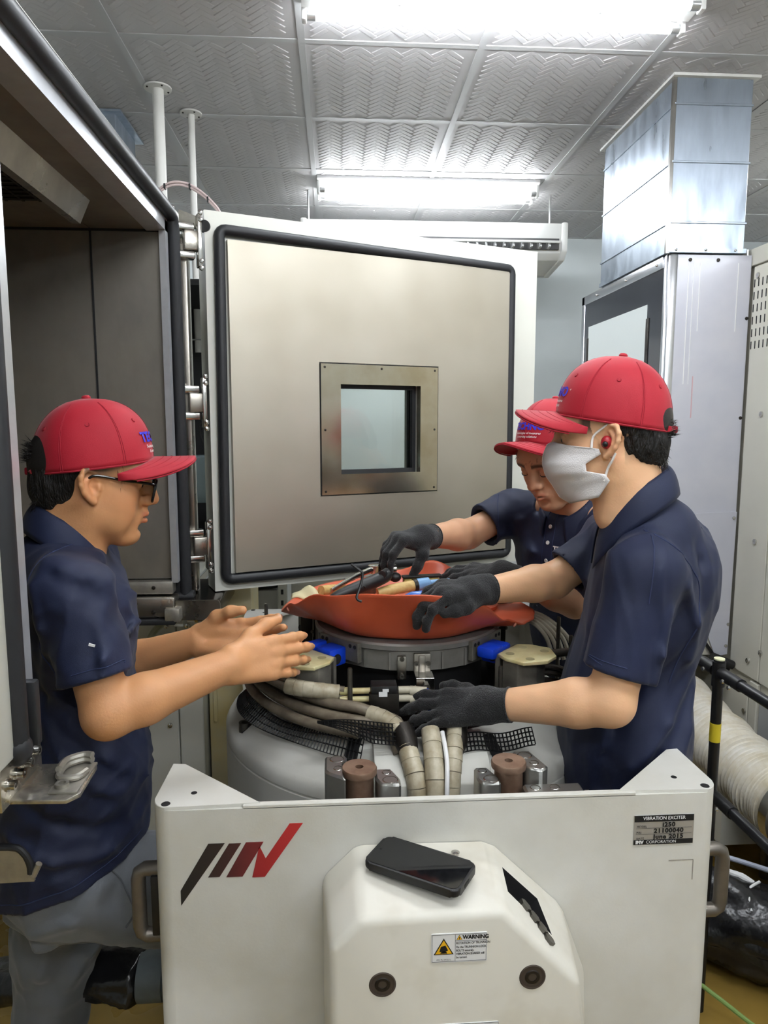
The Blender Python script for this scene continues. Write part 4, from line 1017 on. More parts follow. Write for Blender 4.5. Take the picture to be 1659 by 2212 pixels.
def dish_pt(th, s):
    """s 0 centre .. 1 rim"""
    Rr, Zr = rim_at(th); r0 = .20; zb = 1.1145
    if s < .45:
        r = r0 * s / .45; z = zb
    else:
        t = (s - .45) / .55
        r = r0 + (Rr - r0) * t ** .9 + math.sin(t * PI) * (.007 * math.sin(math.radians(th) * 5 + .6) + .004 * math.sin(math.radians(th) * 9 + 2))
        z = zb + (Zr - zb) * (t ** 1.25) + .006 * math.sin(t * PI) * math.sin(math.radians(th) * 7 + 1)
    a = math.radians(th); return Vector((CX + r * math.cos(a), CY + r * math.sin(a), z))
N, Ms = 160, 30
rings = [[dish_pt(180 + 360 * j / N, max(i / Ms, .02)) for j in range(N)] for i in range(Ms + 1)]
inner = [[p + Vector((0, 0, .004)) if i < Ms else p + Vector((0, 0, .003)) for p in rings[i]] for i in range(Ms, -1, -1)]
mb = MB(); mb.ring_loft(rings + inner, True, True, True)
dish = empty('rubber_dish', (CX, CY, 1.11), 'big orange rubber dish with wavy rim, full of tools', 'dish')
mb.build('dish', m_dish, dish, smooth=True)
for th in (193, 327, 60):
    p = dish_pt(th, .965)
    MB().lathe([(.0055, 0), (.005, .003), (0, .0045)], p + Vector((math.cos(math.radians(th)) * .003, math.sin(math.radians(th)) * .003, -.004)), 12, axis=(math.cos(math.radians(th)), math.sin(math.radians(th)), -.5)).build('rivet', M('pink_rivet', (226, 150, 130), .4), dish)
MB().lathe([(.06, 1.1195), (.07, 1.124), (.07, 1.132), (.05, 1.134), (0, 1.134)], (.345, 1.80, 0), 32).build('inner_boss', m_dish, dish)

def tool(name, loc, label, cat='tool', group='hand tools lying in the orange dish'): return empty(name, loc, label, cat, group)
m_wood = M('pale_handle_wood', (214, 186, 122), .5, var=.3, vscale=40, col2=(188, 150, 84), stretch=(1, 4, 1))
ZT = 1.165
t = tool('hammer', (.0, 1.68, ZT), 'short wooden hammer handle poking over the left of the dish rim', 'hammer')
MB().tube([(-.042, 1.655, 1.206), (-.012, 1.69, 1.200), (.05, 1.76, 1.178)], [.0115, .0125, .011], n=16).build('handle', m_wood, t)
MB().box((.07, 1.785, 1.178), (.05, .028, .028), .006, rot=(0, 0, .87 + PI / 2)).build('head', m_iron, t)
t = tool('ratchet_wrench', (.05, 1.76, ZT), 'chrome ratchet wrench lying across the dish behind the black grip', 'wrench')
MB().tube([(-.018, 1.66, 1.205), (.02, 1.72, 1.213), (.05, 1.77, 1.217), (.085, 1.81, 1.222)], [.005, .006, .007, .009], n=12, smooth=3).build('shaft', m_chrome, t)
MB().lathe([(.012, -.012), (.018, -.010), (.018, .010), (.012, .012)], (.095, 1.82, 1.222), 20).build('ratchet_head', m_chrome, t)
MB().cyl((.105, 1.82, 1.222), (.15, 1.825, 1.22), .012, n=16).build('socket', m_chrome, t)
t = tool('plier_wrench', (.08, 1.70, ZT), 'black-handled pliers lying on top of the other tools', 'pliers')
MB().ring_loft  # shaped grip below
prof = [(-.02, 1.635, 1.190, .008), (.0, 1.645, 1.196, .013), (.03, 1.66, 1.204, .0155), (.06, 1.675, 1.212, .016), (.09, 1.69, 1.220, .017), (.115, 1.705, 1.228, .016), (.125, 1.712, 1.234, .010)]
MB().tube([p[:3] for p in prof], [p[3] for p in prof], n=14, smooth=3).build('grip', m_black, t)
MB().cyl((.105, 1.685, 1.235), (.118, 1.72, 1.235), .010, n=16).build('pivot', m_black, t)
MB().cyl((.06, 1.657, 1.211), (.062, 1.66, 1.2125), .004, n=10).build('grip_hole', m_dark, t)
t = tool('folding_tool', (.2, 1.77, ZT), 'black and gold folding blade tool lying near the back of dish', 'knife')
MB().box((.215, 1.80, 1.206), (.105, .022, .006), .002, rot=(0, 0, .12)).build('blade_cover', m_black, t)
MB().box((.213, 1.792, 1.196), (.095, .020, .012), .003, rot=(0, 0, .12)).build('brass_side', M('dull_brass', (150, 128, 70), .4, .7), t)
MB().sphere((.145, 1.79, 1.206), .016, sc=(1, 1, .8)).build('pivot_knob', m_black, t)
t = tool('claw_hammer', (.17, 1.72, ZT), 'hammer with yellowed wooden grip and pale blue socket', 'hammer')
MB().tube([(.095, 1.70, 1.186), (.13, 1.71, 1.192), (.165, 1.72, 1.196), (.188, 1.727, 1.198)], [.012, .0135, .014, .014], n=16, smooth=2).build('handle', m_wood, t)
MB().cyl((.186, 1.726, 1.198), (.196, 1.729, 1.199), .0155, n=18).build('collar', m_darksteel, t)
MB().tube([(.195, 1.729, 1.199), (.225, 1.738, 1.202), (.23, 1.739, 1.202), (.28, 1.752, 1.203)], [.016, .014, .007, .0065], n=16).build('blue_end', M('pale_blue_plastic', (120, 164, 206), .35), t)
for k, (y, z, lab) in enumerate(((1.655, 1.184, 'upper chrome screwdriver with translucent blue handle in the dish'), (1.640, 1.176, 'lower chrome screwdriver shaft lying next to the gloved fingers'))):
    t = tool('screwdriver', (.13, y, ZT), lab, 'screwdriver')
    MB().cyl((.085, y, z + .002), (.165, y + .008, z), .0045, n=12).build('shaft', m_chrome, t)
    MB().sphere((.083, y, z + .002), .0065).build('tip', m_chrome, t)
    MB().tube([(.16, y + .008, z), (.175, y + .009, z + .002), (.20, y + .012, z + .002), (.235, y + .015, z)], [.007, .012, .013, .010], n=10).build('handle', M('blue_handle_plastic', (52, 104, 186), .25), t)
t = tool('hex_key', (.043, 1.49, 1.225), 'black L-shaped hex key hooked over the front rim of the dish', 'hex key')
MB().tube([(.027, 1.50, 1.300), (.048, 1.497, 1.284), (.051, 1.495, 1.276), (.046, 1.487, 1.254), (.038, 1.472, 1.236), (.040, 1.466, 1.229), (.048, 1.464, 1.226)], .0028, n=6, smooth=3).build('key', m_black, t)
t = tool('yellow_cloth', (-.11, 1.83, 1.15), 'pale yellow cloth behind the left tip of the dish', 'cloth', None)
def cl(u, v):
    return Vector((-.125 + .08 * u, 1.84 + .07 * v, 1.140 + .022 * math.sin(u * PI) * math.sin(v * PI) + .005 * math.sin(9 * u + 4 * v)))
MB().grid(cl, 16, 10).build('cloth', M('yellow_rag', (216, 206, 164), .8, var=.15, vscale=30), t, smooth=True, solid=.004)

# phone lying on the cover
ph = empty('smartphone', (.12, 1.045, .8925), 'black smartphone in a black case lying on the white cover', 'phone')
ang = math.atan2(1.024 - 1.121, .213 - .065)
Tp = Matrix.Translation((.1255, 1.0475, .893)) @ Matrix.Rotation(ang + .02, 4, 'Z')
MB().prism(rrect(.164, .083, .013, 6), .001, .0135, 'Z', bevel=.003, T=Tp, seg=3).build('case', m_black, ph)
MB().prism(rrect(.156, .075, .010, 6), .0132, .0142, 'Z', T=Tp).build('screen', M('phone_glass', (16, 17, 20), .06, spec=.7, var=.2, vscale=30), ph)
MB().bx(.0815, .0825, -.014, .004, .004, .009, T=Tp).build('port', m_dark, ph)
MB().cyl((-.071, .0, .0142), (-.071, .0, .0144), .002, n=12, T=Tp).build('camera_hole', m_dark, ph)

# left floor: grey coupling and wrapped hose
cp = empty('pipe_coupling', (-.42, 1.5, .2), 'round grey coupling sticking out left of the white panel', 'coupling')
MB().cyl((-.455, 1.5, .355), (-.40, 1.5, .355), .052, n=32).cyl((-.40, 1.5, .355), (-.30, 1.5, .355), .046, n=32).build('coupling', M('grey_plastic_pipe', (96, 104, 106), .5, var=.2, vscale=20), cp)
wrapped('wrapped_hose', 'hose wrapped in crumpled black film on the floor behind the left man', [(-.45, 1.5, .355), (-.56, 1.54, .34), (-.72, 1.6, .28), (-.95, 1.68, .20), (-1.3, 1.78, .12)], .052, 9)
# ================================================================ sculpting: smooth blends of simple volumes, skinned with surface nets
def V3(*a): return np.array(a if len(a) > 1 else a[0], float)
def f32(a): return np.asarray(a, np.float32)
def nrmz(v): v = np.asarray(v, float); return v / np.linalg.norm(v)
class Sculpt:
    def __init__(s): s.ops = []; s.disp = None
    def _op(s, fn, c, R, k, mode): s.ops.append((fn, np.asarray(c, float), R, k, mode))
    def cap(s, a, b, ra, rb=None, k=.01, mode='u', q=1., axis=None):
        """tapered capsule; q<1 flattens it along axis"""
        a, b = V3(a), V3(b); rb = ra if rb is None else rb; r_max = max(ra, rb)
        ab = b - a; L2 = max(ab @ ab, 1e-12)
        ax = f32(nrmz(axis)) if axis is not None else None
        a32, ab = f32(a), f32(ab); ra, rb = np.float32(ra), np.float32(rb)
        def fn(P):
            D = P - a32
            if ax is not None:
                h = D @ ax; aba = ab @ ax
                D = D + (h * (1 / q - 1))[..., None] * ax
                ab2 = ab + aba * (1 / q - 1) * ax
            else: ab2 = ab
            t = np.clip((D @ ab2) / max(ab2 @ ab2, 1e-12), 0, 1)
            D = D - t[..., None] * ab2
            return (np.sqrt((D * D).sum(-1)) - (ra + (rb - ra) * t)) * (q if ax is not None else 1)
        s._op(fn, (a + b) / 2, math.sqrt(L2) / 2 + r_max, k, mode); return s
    def chain(s, pts, rs, k=.01, mode='u', q=1., axis=None):
        for i in range(len(pts) - 1): s.cap(pts[i], pts[i + 1], rs[i], rs[i + 1], k, mode, q, axis)
        return s
    def ell(s, c, r, k=.01, mode='u', F=None):
        c, r = V3(c), V3(r); F = np.eye(3) if F is None else np.asarray(F)
        c32, r32, F32 = f32(c), f32(r), f32(F)
        def fn(P):
            D = (P - c32) @ F32.T
            D = D / r32; k0 = np.sqrt((D * D).sum(-1)); D = D / r32; k1 = np.sqrt((D * D).sum(-1)) + np.float32(1e-9)
            return k0 * (k0 - 1) / k1
        s._op(fn, c, r.max(), k, mode); return s
    def cut(s, p, n, R, k=.003):
        """cut away a half ball: trims a sleeve end"""
        p, n = V3(p), nrmz(n)
        def fn(P):
            D = P - p; return np.maximum(-(D @ n), np.sqrt((D ** 2).sum(-1)) - R)
        s._op(fn, p, R, k, 'c'); return s
    def half(s, p, n, k=.004):
        """cut away the side the normal points to"""
        p, n = V3(p), nrmz(n)
        s.ops.append((lambda P: -((P - p) @ n), None, 0, k, 'c')); return s
    def raw(s, fn, c, R, k, mode): s._op(fn, c, R, k, mode); return s
    def near(s, ctr, hd):
        """the operations that can touch a block round ctr, or None when no surface can run through it"""
        if not hasattr(s, 'cc'):
            s.cc = np.array([o[1] if o[1] is not None else (0, 0, 0) for o in s.ops]); s.rk = np.array([o[2] + o[3] if o[1] is not None else 1e9 for o in s.ops])
        ok = ((s.cc - ctr) ** 2).sum(1) < (s.rk + hd + .012) ** 2
        c1 = ctr[None]; out = []; best = 9.; cutn = False
        for i in np.flatnonzero(ok):
            o = s.ops[i]; v = o[0](c1)[0]
            if v > (hd + o[3]) * 1.5 + .008: continue
            out.append(o)
            if o[4] == 'u': best = min(best, v - o[3] * .5)
            else: cutn = True
        if best > hd * 1.5 + .006: return None
        if best < -hd * 1.4 - .02 and not cutn: return None
        return out
    def eval(s, P, ops):
        d = np.full(P.shape[:-1], .3, np.float32)
        hit = cutting = False
        for fn, c, R, k, mode in ops:
            if mode == 'c' and not cutting:
                cutting = True
                if hit and s.disp is not None: d = d + s.disp(P)
            if mode == 'u':
                p = fn(P); hit = True
                if k > 0:
                    h = np.clip(.5 + .5 * (d - p) / k, 0, 1); d = d + (p - d) * h - k * h * (1 - h)
                else: d = np.minimum(d, p)
            elif hit:
                p = -fn(P)
                h = np.clip(.5 - .5 * (d - p) / max(k, 1e-6), 0, 1); d = d + (p - d) * h + k * h * (1 - h)
        if hit and s.disp is not None and not cutting: d = d + s.disp(P)
        return d, hit
    def mesh(s, vox):
        N = 16; seen = set()
        for fn, c, R, k, mode in s.ops:
            if mode != 'u': continue
            lo = np.floor((c - R - k - .01) / (vox * N)).astype(int); hi = np.floor((c + R + k + .01) / (vox * N)).astype(int)
            for i in range(lo[0], hi[0] + 1):
                for j in range(lo[1], hi[1] + 1):
                    for l in range(lo[2], hi[2] + 1): seen.add((i, j, l))
        OFF = 1 << 15; ids, pos, quads = [], [], []
        hd = vox * (N + 2) * math.sqrt(3) / 2
        ar = np.arange(-1, N + 1)
        for ck in seen:
            b0 = np.array(ck) * N
            ctr = (b0 + N / 2) * vox
            ops = s.near(ctr, hd)
            if ops is None: continue
            g = [(b0[i] + ar) * vox for i in range(3)]
            P = np.stack(np.meshgrid(*g, indexing='ij'), -1).astype(np.float32)
            d, hit = s.eval(P, ops)
            if not hit: continue
            sg = d < 0
            if sg.all() or not sg.any(): continue
            n = N + 1                                         # cells per axis
            acc = np.zeros((n, n, n, 3)); cnt = np.zeros((n, n, n))
            def sl(o): return tuple(slice(o[i], o[i] + n) for i in range(3))
            for ax in range(3):
                e = [0, 0, 0]; e[ax] = 1; o1, o2 = [i for i in range(3) if i != ax]
                for u in (0, 1):
                    for v in (0, 1):
                        o = [0, 0, 0]; o[o1] = u; o[o2] = v
                        p = list(o); p[ax] = 1
                        da, db = d[sl(o)], d[sl(p)]
                        m = sg[sl(o)] != sg[sl(p)]
                        if not m.any(): continue
                        t = np.where(m, da / np.where(m, da - db, 1), 0)
                        q = np.zeros((n, n, n, 3)); q[..., ax] = t
                        q[..., o1] = u; q[..., o2] = v
                        acc += q * m[..., None]; cnt += m
            act = cnt > 0
            idx = np.argwhere(act)
            gi = idx - 1 + b0
            pos.append((gi + acc[act] / cnt[act][:, None]) * vox)
            ids.append(((gi[:, 0] + OFF) << 32) | ((gi[:, 1] + OFF) << 16) | (gi[:, 2] + OFF))
            for ax in range(3):
                o1, o2 = (ax + 1) % 3, (ax + 2) % 3
                A = [slice(1, N + 1)] * 3; B = list(A); B[ax] = slice(2, N + 2)
                sa, sb = sg[tuple(A)], sg[tuple(B)]
                w = np.argwhere(sa != sb)
                if not len(w): continue
                fl = sa[tuple(w.T)]
                w = w + b0
                def cid(x, y):
                    c = w.copy(); c[:, o1] -= x; c[:, o2] -= y
                    return ((c[:, 0] + OFF) << 32) | ((c[:, 1] + OFF) << 16) | (c[:, 2] + OFF)
                Q = np.stack([cid(0, 0), cid(1, 0), cid(1, 1), cid(0, 1)], 1)
                Q[~fl] = Q[~fl][:, ::-1]
                quads.append(Q)
        ids = np.concatenate(ids); pos = np.concatenate(pos); quads = np.concatenate(quads)
        u, first = np.unique(ids, return_index=True)
        ix = np.searchsorted(u, quads)
        ix = np.clip(ix, 0, len(u) - 1)
        ok = (u[ix] == quads).all(1)
        return pos[first], ix[ok]
def np_mesh(name, V, Q):
    me = bpy.data.meshes.new(name)
    me.vertices.add(len(V)); me.vertices.foreach_set('co', V.astype(np.float32).ravel())
    me.loops.add(Q.size); me.loops.foreach_set('vertex_index', Q.astype(np.int32).ravel())
    me.polygons.add(len(Q)); me.polygons.foreach_set('loop_start', np.arange(0, Q.size, Q.shape[1], dtype=np.int32))
    me.polygons.foreach_set('loop_total', np.full(len(Q), Q.shape[1], np.int32))
    me.update(calc_edges=True); me.validate()
    return me
def main_piece(V, Q):
    """drop stray islands: keep the largest connected piece"""
    lab = np.arange(len(V)); E = np.concatenate([Q[:, [0, 1]], Q[:, [1, 2]], Q[:, [2, 3]]])
    while True:
        m = np.minimum(lab[E[:, 0]], lab[E[:, 1]]); new = lab.copy()
        np.minimum.at(new, lab[E[:, 0]], m); np.minimum.at(new, lab[E[:, 1]], m)
        new = new[new]; new = new[new]
        if (new == lab).all(): break
        lab = new
    big = np.bincount(lab).argmax(); keep = lab == big
    ix = np.cumsum(keep) - 1; q = keep[Q[:, 0]]
    return V[keep], ix[Q[q]]
def relax(V, Q, it=2, lam=.5):
    n = len(V)
    E = np.concatenate([Q[:, [0, 1]], Q[:, [1, 2]], Q[:, [2, 3]], Q[:, [3, 0]]])
    a = np.concatenate([E[:, 0], E[:, 1]]); b = np.concatenate([E[:, 1], E[:, 0]])
    deg = np.bincount(a, minlength=n).astype(float); deg[deg == 0] = 1
    for _ in range(it):
        S = np.stack([np.bincount(a, weights=V[b, i], minlength=n) for i in range(3)], 1) / deg[:, None]
        V = V + lam * (S - V)
    return V
def sculpt_obj(name, sc, vox, mat, parent, smooth_it=2, colour=None, **kw):
    Vv, Q = sc.mesh(vox)
    Vv, Q = main_piece(Vv, Q)
    Vv = relax(Vv, Q, smooth_it)
    col = colour(Vv) if colour else None
    M4 = np.array(WM[parent.name].inverted()) if parent is not None else np.eye(4)
    me = np_mesh(name, Vv @ M4[:3, :3].T + M4[:3, 3], Q)
    if col is not None:
        at = me.attributes.new('tone', 'FLOAT_COLOR', 'POINT')
        at.data.foreach_set('color', np.concatenate([col, np.ones((len(col), 1))], 1).astype(np.float32).ravel())
    o = link(name, me, mat, parent, True, **kw)
    return o
def frame3(f, u):
    """rows: forward, left, up"""
    f = nrmz(f); l = nrmz(np.cross(u, f)); return np.stack([f, l, np.cross(f, l)])
def bvh_of(o):
    from mathutils.bvhtree import BVHTree
    me = o.data; Mw = WM[o.parent.name] if o.parent is not None else Matrix.Identity(4)
    vs = [Mw @ v.co for v in me.vertices]
    return BVHTree.FromPolygons(vs, [tuple(p.vertices) for p in me.polygons])
def project_mesh(me, org, ex, ey, bvh, parent, off=.0012, reach=.12):
    """lay a flat mesh (XY) on a surface, looking along -(ex x ey)"""
    org, ex, ey = Vector(org), Vector(ex).normalized(), Vector(ey).normalized(); en = ex.cross(ey).normalized()
    inv = WM[parent.name].inverted()
    for v in me.vertices:
        o = org + ex * v.co.x + ey * v.co.y + en * reach
        hit = bvh.ray_cast(o, -en, reach * 2)
        p = hit[0] + hit[1].normalized() * off if hit[0] is not None else org + ex * v.co.x + ey * v.co.y
        v.co = inv @ p
    return me
def subdiv_mesh(me, cuts):
    bm = bmesh.new(); bm.from_mesh(me)
    bmesh.ops.triangulate(bm, faces=bm.faces[:])
    bmesh.ops.subdivide_edges(bm, edges=bm.edges[:], cuts=cuts, use_grid_fill=True)
    bm.to_mesh(me); bm.free(); return me
def project_curve(pts, dirv, bvh, r, name, mat, parent, off=.0, sub=6, reach=.15):
    P_, _ = spline([Vector(p) for p in pts], [1] * len(pts), sub)
    d = Vector(dirv).normalized(); out = []
    for p in P_:
        h = bvh.ray_cast(p - d * reach, d, reach * 2)
        if h[0] is not None: out.append(h[0] + h[1].normalized() * off)
    if len(out) > 2: MB().tube(out, r, n=6).build(name, mat, parent)

# ---------------------------------------------------------------- people materials
def skin_mat(name, rough=.48):
    m = M(name, (200, 150, 110), rough, sss=.12, bump=.05, bscale=260)
    nt = m.node_tree; at = nt.nodes.new('ShaderNodeAttribute'); at.attribute_name = 'tone'
    b = nt.nodes['Principled BSDF']
    nt.links.new(at.outputs['Color'], b.inputs['Base Color'])
    return m
m_skin_h = skin_mat('human_skin')
def cloth_mat(name, col, col2, scale, bump=.12, rough=.75, sheen=.25):
    m = M(name, col, rough, var=.1, col2=col2, vscale=4, bump=bump, bscale=scale, sheen=sheen)
    return m
m_navy = cloth_mat('navy_knit', (19, 29, 60), (16, 24, 50), 900, .10, .68, .06)
m_navy2 = M('navy_stitch', (36, 46, 78), .8)
m_trous = cloth_mat('grey_trouser', (104, 108, 114), (92, 96, 100), 700)
m_cap = cloth_mat('red_cotton', (170, 16, 38), (156, 14, 34), 800, .08, .7, .2)
m_capd = M('red_stitch', (150, 18, 38), .8)
m_hair = M('black_hair', (24, 21, 20), .45, var=.5, vscale=30, bump=.8, bscale=60, bstretch=(6, 6, 1))
m_glove = M('black_knit_glove', (27, 27, 28), .85, var=.25, vscale=60, bump=.5, bscale=420, sheen=.2)
m_blueth = M('blue_thread', (48, 44, 196), .55, bump=.3, bscale=300)
m_whiteth = M('white_thread', (236, 232, 228), .6)

# ---------------------------------------------------------------- head
def head_ops(sc, H, F, s=1., lids=False, eye_open=.5):
    """F rows forward, left, up; H origin between the ears"""
    def L(f, l, u): return H + s * (f * F[0] + l * F[1] + u * F[2])
    R_ = F
    def E(c, r, k=.01, mode='u', Fr=None): sc.ell(L(*c), V3(r) * s, k * s, mode, R_ if Fr is None else Fr)
    def C(a, b, ra, rb=None, k=.01, mode='u'): sc.cap(L(*a), L(*b), ra * s, None if rb is None else rb * s, k * s, mode)
    E((-.014, 0, .034), (.098, .0765, .090), .01)
    E((.022, 0, .03), (.074, .068, .07), .03)
    E((.030, 0, -.030), (.060, .060, .078), .03)
    for y in (-1, 1):
        C((-.005, y * .054, -.045), (.058, y * .020, -.100), .020, .019, .03)
        E((.052, y * .046, -.020), (.024, .018, .020), .03)
        E((.045, y * .045, -.055), (.030, .018, .030), .03)
        C((.080, y * .046, .022), (.093, y * .012, .024), .010, .009, .02)
    E((.074, 0, -.102), (.020, .022, .017), .025)
    E((.076, 0, -.066), (.024, .030, .026), .02)
    E((.072, 0, .035), (.028, .05, .03), .03)
    for y in (-1, 1):
        E((.101, y * .033, .002), (.020, .022, .014), .014, 's')
        E((.079, y * .033, .001), (.0150, .0150, .0125), .006)
        if lids:
            E((.084, y * .033, .004), (.0125, .0165, .0085), .006)
            C((.097, y * .024, -.0045), (.093, y * .043, -.0035), .0022, .0018, .004)
        else:
            C((.0935, y * .020, .0075), (.090, y * .046, .0065), .0036, .003, .006)
            E((.0995, y * .033, .0008), (.0085, .0125, .0036), .002, 's')
    C((.094, 0, .018), (.110, 0, -.016), .0085, .0105, .014)
    C((.108, 0, -.014), (.115, 0, -.029), .010, .0125, .010)
    for y in (-1, 1):
        E((.104, y * .0145, -.033), (.012, .0085, .0095), .008)
        E((.1075, y * .0075, -.0435), (.0045, .0032, .0035), .003, 's')
        C((.1015, y * .004, -.042), (.1005, y * .004, -.054), .0045, .004, .008)
        C((.1025, 0, -.0585), (.090, y * .0235, -.0660), .0062, .0035, .005)
        C((.0995, 0, -.0735), (.089, y * .020, -.0695), .0078, .004, .005)
        E((.1035, y * .010, -.0660), (.0065, .014, .0013), .003, 's')
    E((.098, 0, -.086), (.010, .02, .006), .012, 's')
    # neck
    sc.cap(L(-.030, 0, -.045), L(-.055, 0, -.18), .056 * s, .062 * s, .03 * s)
    C((-.012, .03, -.08), (.0, .02, -.15), .03, .03, .03); C((-.012, -.03, -.08), (.0, -.02, -.15), .03, .03, .03)
    # ears
    for y in (-1, 1):
        tilt = .30
        a = nrmz(F[0] * math.cos(tilt * 0 + .12) + F[2] * .0 - F[1] * y * .0); up = nrmz(F[2] - F[0] * .18)
        fe = nrmz(F[0] * .90 + F[1] * y * -.42 + F[2] * .16); le = nrmz(np.cross(up, fe)); up = np.cross(fe, le)
        Fe = np.stack([fe, le, up])
        c = L(.002, y * .0755, -.004)
        def Lp(f, l, u): return c + s * (f * fe + y * l * (le if (le @ F[1]) > 0 else -le) + u * up)
        sc.ell(Lp(-.004, .003, .002), V3(.019, .006, .030) * s, .006 * s, 'u', Fe)
        sc.ell(Lp(-.001, .011, .001), V3(.0135, .0085, .022) * s, .003 * s, 's', Fe)
        arc = [(.010, .004, .012), (.007, .007, .024), (-.003, .009, .031), (-.014, .010, .029), (-.021, .010, .018), (-.022, .009, .004), (-.018, .008, -.010), (-.010, .006, -.021), (-.002, .004, -.029)]
        sc.chain([Lp(*p) for p in arc], [.0046 * s] * 8 + [.0068 * s], .004 * s)
        sc.chain([Lp(-.002, .005, .018), Lp(-.010, .0065, .010), Lp(-.012, .0065, -.002), Lp(-.006, .006, -.014)], [.0036 * s] * 4, .003 * s)
        sc.ell(Lp(.011, .005, -.004), V3(.005, .004, .006) * s, .004 * s, 'u', Fe)
        sc.ell(Lp(.002, .010, -.005), V3(.006, .008, .007) * s, .003 * s, 's', Fe)
def tone_fn(H, F, s, base, hairfade=None, brows=True, lip=(.72, .42, .40)):
    base = np.array(lin(base)[:3])
    def g(X, c, r): return np.exp(-(((X - np.array(c)) / np.array(r)) ** 2).sum(-1))
    def fn(Vv):
        X = (Vv - H) @ F.T / s
        X[:, 1] = np.abs(X[:, 1])
        col = np.tile(base, (len(Vv), 1))
        n = (np.sin(Vv[:, 0] * 90 + 3 * np.sin(Vv[:, 2] * 70)) * np.sin(Vv[:, 1] * 80 + Vv[:, 2] * 60)) * .035
        col *= (1 + n)[:, None]
        red = .8 * g(X, (.055, .05, -.03), (.03, .025, .025)) + .9 * g(X, (.115, 0, -.03), (.018, .02, .018)) + .9 * g(X, (-.012, .083, -.005), (.025, .012, .04))
        col *= 1 + np.clip(red, 0, 1)[:, None] * (np.array([1.04, .86, .84]) - 1)
        lp = np.clip(1.5 * (g(X, (.102, .006, -.060), (.011, .016, .0055)) + g(X, (.10, .006, -.0735), (.011, .015, .0065))), 0, 1)
        col = col * (1 - lp[:, None]) + lp[:, None] * base * np.array(lip) * 1.05
        ln = np.clip(1.2 * g(X, (.099, .008, -.0662), (.014, .018, .0016)), 0, 1); col *= (1 - .55 * ln)[:, None]
        if brows:
            bx = (X[:, 1] - .032) / .021; arch = .0265 - .004 * bx ** 2 - .002 * bx
            br = np.clip(1.4 * np.exp(-(((X[:, 2] - arch) / .0052) ** 2)) * (np.abs(bx) < 1) * (X[:, 0] > .06), 0, 1)
            col = col * (1 - .88 * br[:, None]) + .88 * br[:, None] * np.array([.012, .010, .009])
        sc_ = np.clip(np.maximum(np.clip((X[:, 2] - .045) / .015, 0, 1) * (X[:, 0] < .075), np.clip((X[:, 2] + .035) / .03, 0, 1) * np.clip((-.062 - X[:, 0]) / .012, 0, 1)), 0, 1)[:, None]
        col = col * (1 - sc_) + sc_ * np.array([.014, .012, .011])
        if hairfade is not None:
            h = np.clip(hairfade(X), 0, 1)[:, None]
            col = col * (1 - h) + h * np.array([.022, .019, .017])
        return np.clip(col, 0, 1)
    return fn

# ---------------------------------------------------------------- hands
def hand_pts(W, d, n, side, s, curl, spread, thumb):
    """returns finger chains; curl: per finger (mcp,pip,dip) degrees; thumb: points in (d,r,n)"""
    d = nrmz(d); n = nrmz(np.asarray(n) - (np.asarray(n) @ d) * d)
    r = np.cross(n, d) if side == 'R' else np.cross(d, n)
    def L(a, b, c): return W + s * (a * d + b * r + c * n)
    base = [(.088, .027), (.093, .007), (.087, -.013), (.078, -.031)]
    seg = [(.043, .026, .021), (.048, .030, .022), (.044, .028, .022), (.034, .021, .019)]
    rad_ = [.0094, .0097, .0092, .0080]
    out = []
    for i in range(4):
        p = L(base[i][0], base[i][1], -.002); ang = 0; pts = [L(base[i][0] - .012, base[i][1], 0), p]
        sp = math.radians(spread[i])
        dd = d * math.cos(sp) + r * math.sin(sp)
        for j in range(3):
            ang += math.radians(curl[i][j])
            p = p + s * seg[i][j] * (dd * math.cos(ang) - n * math.sin(ang)); pts.append(p)
        out.append((pts, [rad_[i] * s * k for k in (1.08, 1.06, .98, .90, .78)]))
    th = [L(*p) for p in thumb]
    return L, out, th, (d, n, r)
def hand_ops(sc, W, d, n, side, s=1., curl=None, spread=(6, 1, -4, -9), thumb=None, grow=0., nails=True):
    curl = curl or [(12, 12, 8)] * 4
    thumb = thumb or [(.022, .022, -.010), (.050, .042, -.016), (.082, .050, -.018), (.108, .050, -.018)]
    L, fing, th, ax = hand_pts(W, d, n, side, s, curl, spread, thumb)
    d, n, r = ax
    k = .010 * s
    for i, (b, rr) in enumerate(((.020, .0125), (.006, .0130), (-.009, .0125), (-.022, .0115))):
        e = ((.088, .026), (.093, .007), (.087, -.013), (.078, -.030))[i]
        sc.cap(L(.002, b, 0), L(e[0], e[1], -.002), (rr + .002 + grow) * s, (rr - .001 + grow) * s, .014 * s)
    sc.ell(L(.045, .020, -.012), V3(.034, .017, .014) * s + grow, .014 * s, 'u', np.stack([d, r, n]))
    sc.ell(L(.045, -.022, -.010), V3(.034, .013, .014) * s + grow, .014 * s, 'u', np.stack([d, r, n]))
    for pts, rr in fing: sc.chain(pts, [x + grow for x in rr], .006 * s)
    sc.chain(th, [(.0145 + grow) * s, (.0125 + grow) * s, (.0108 + grow) * s, (.0088 + grow) * s], .010 * s)
    return L, fing, th, ax
def nails_of(fing, th, ax, parent, mat):
    d, n, r = ax
    allf = [f[0] for f in fing] + [th]
    for i, pts in enumerate(allf):
        a, b = V3(pts[-2]), V3(pts[-1]); t = nrmz(b - a)
        up = n if i < 4 else nrmz(n * .5 + r * .85)
        up = nrmz(up - (up @ t) * t); sd = np.cross(t, up); rr = (.0066 if i < 4 else .0082)
        mb = MB(); 
        def fn(u, v): 
            x = (u - .5) * 2; y = v
            return Vector(b + t * (-.006 + .0125 * y - .002 * x * x * (y > .5)) + sd * x * rr * .8 + up * (rr * 1.08 - .0026 * x * x))
        mb.grid(fn, 6, 4); mb.build('fingernail', mat, parent, smooth=True)
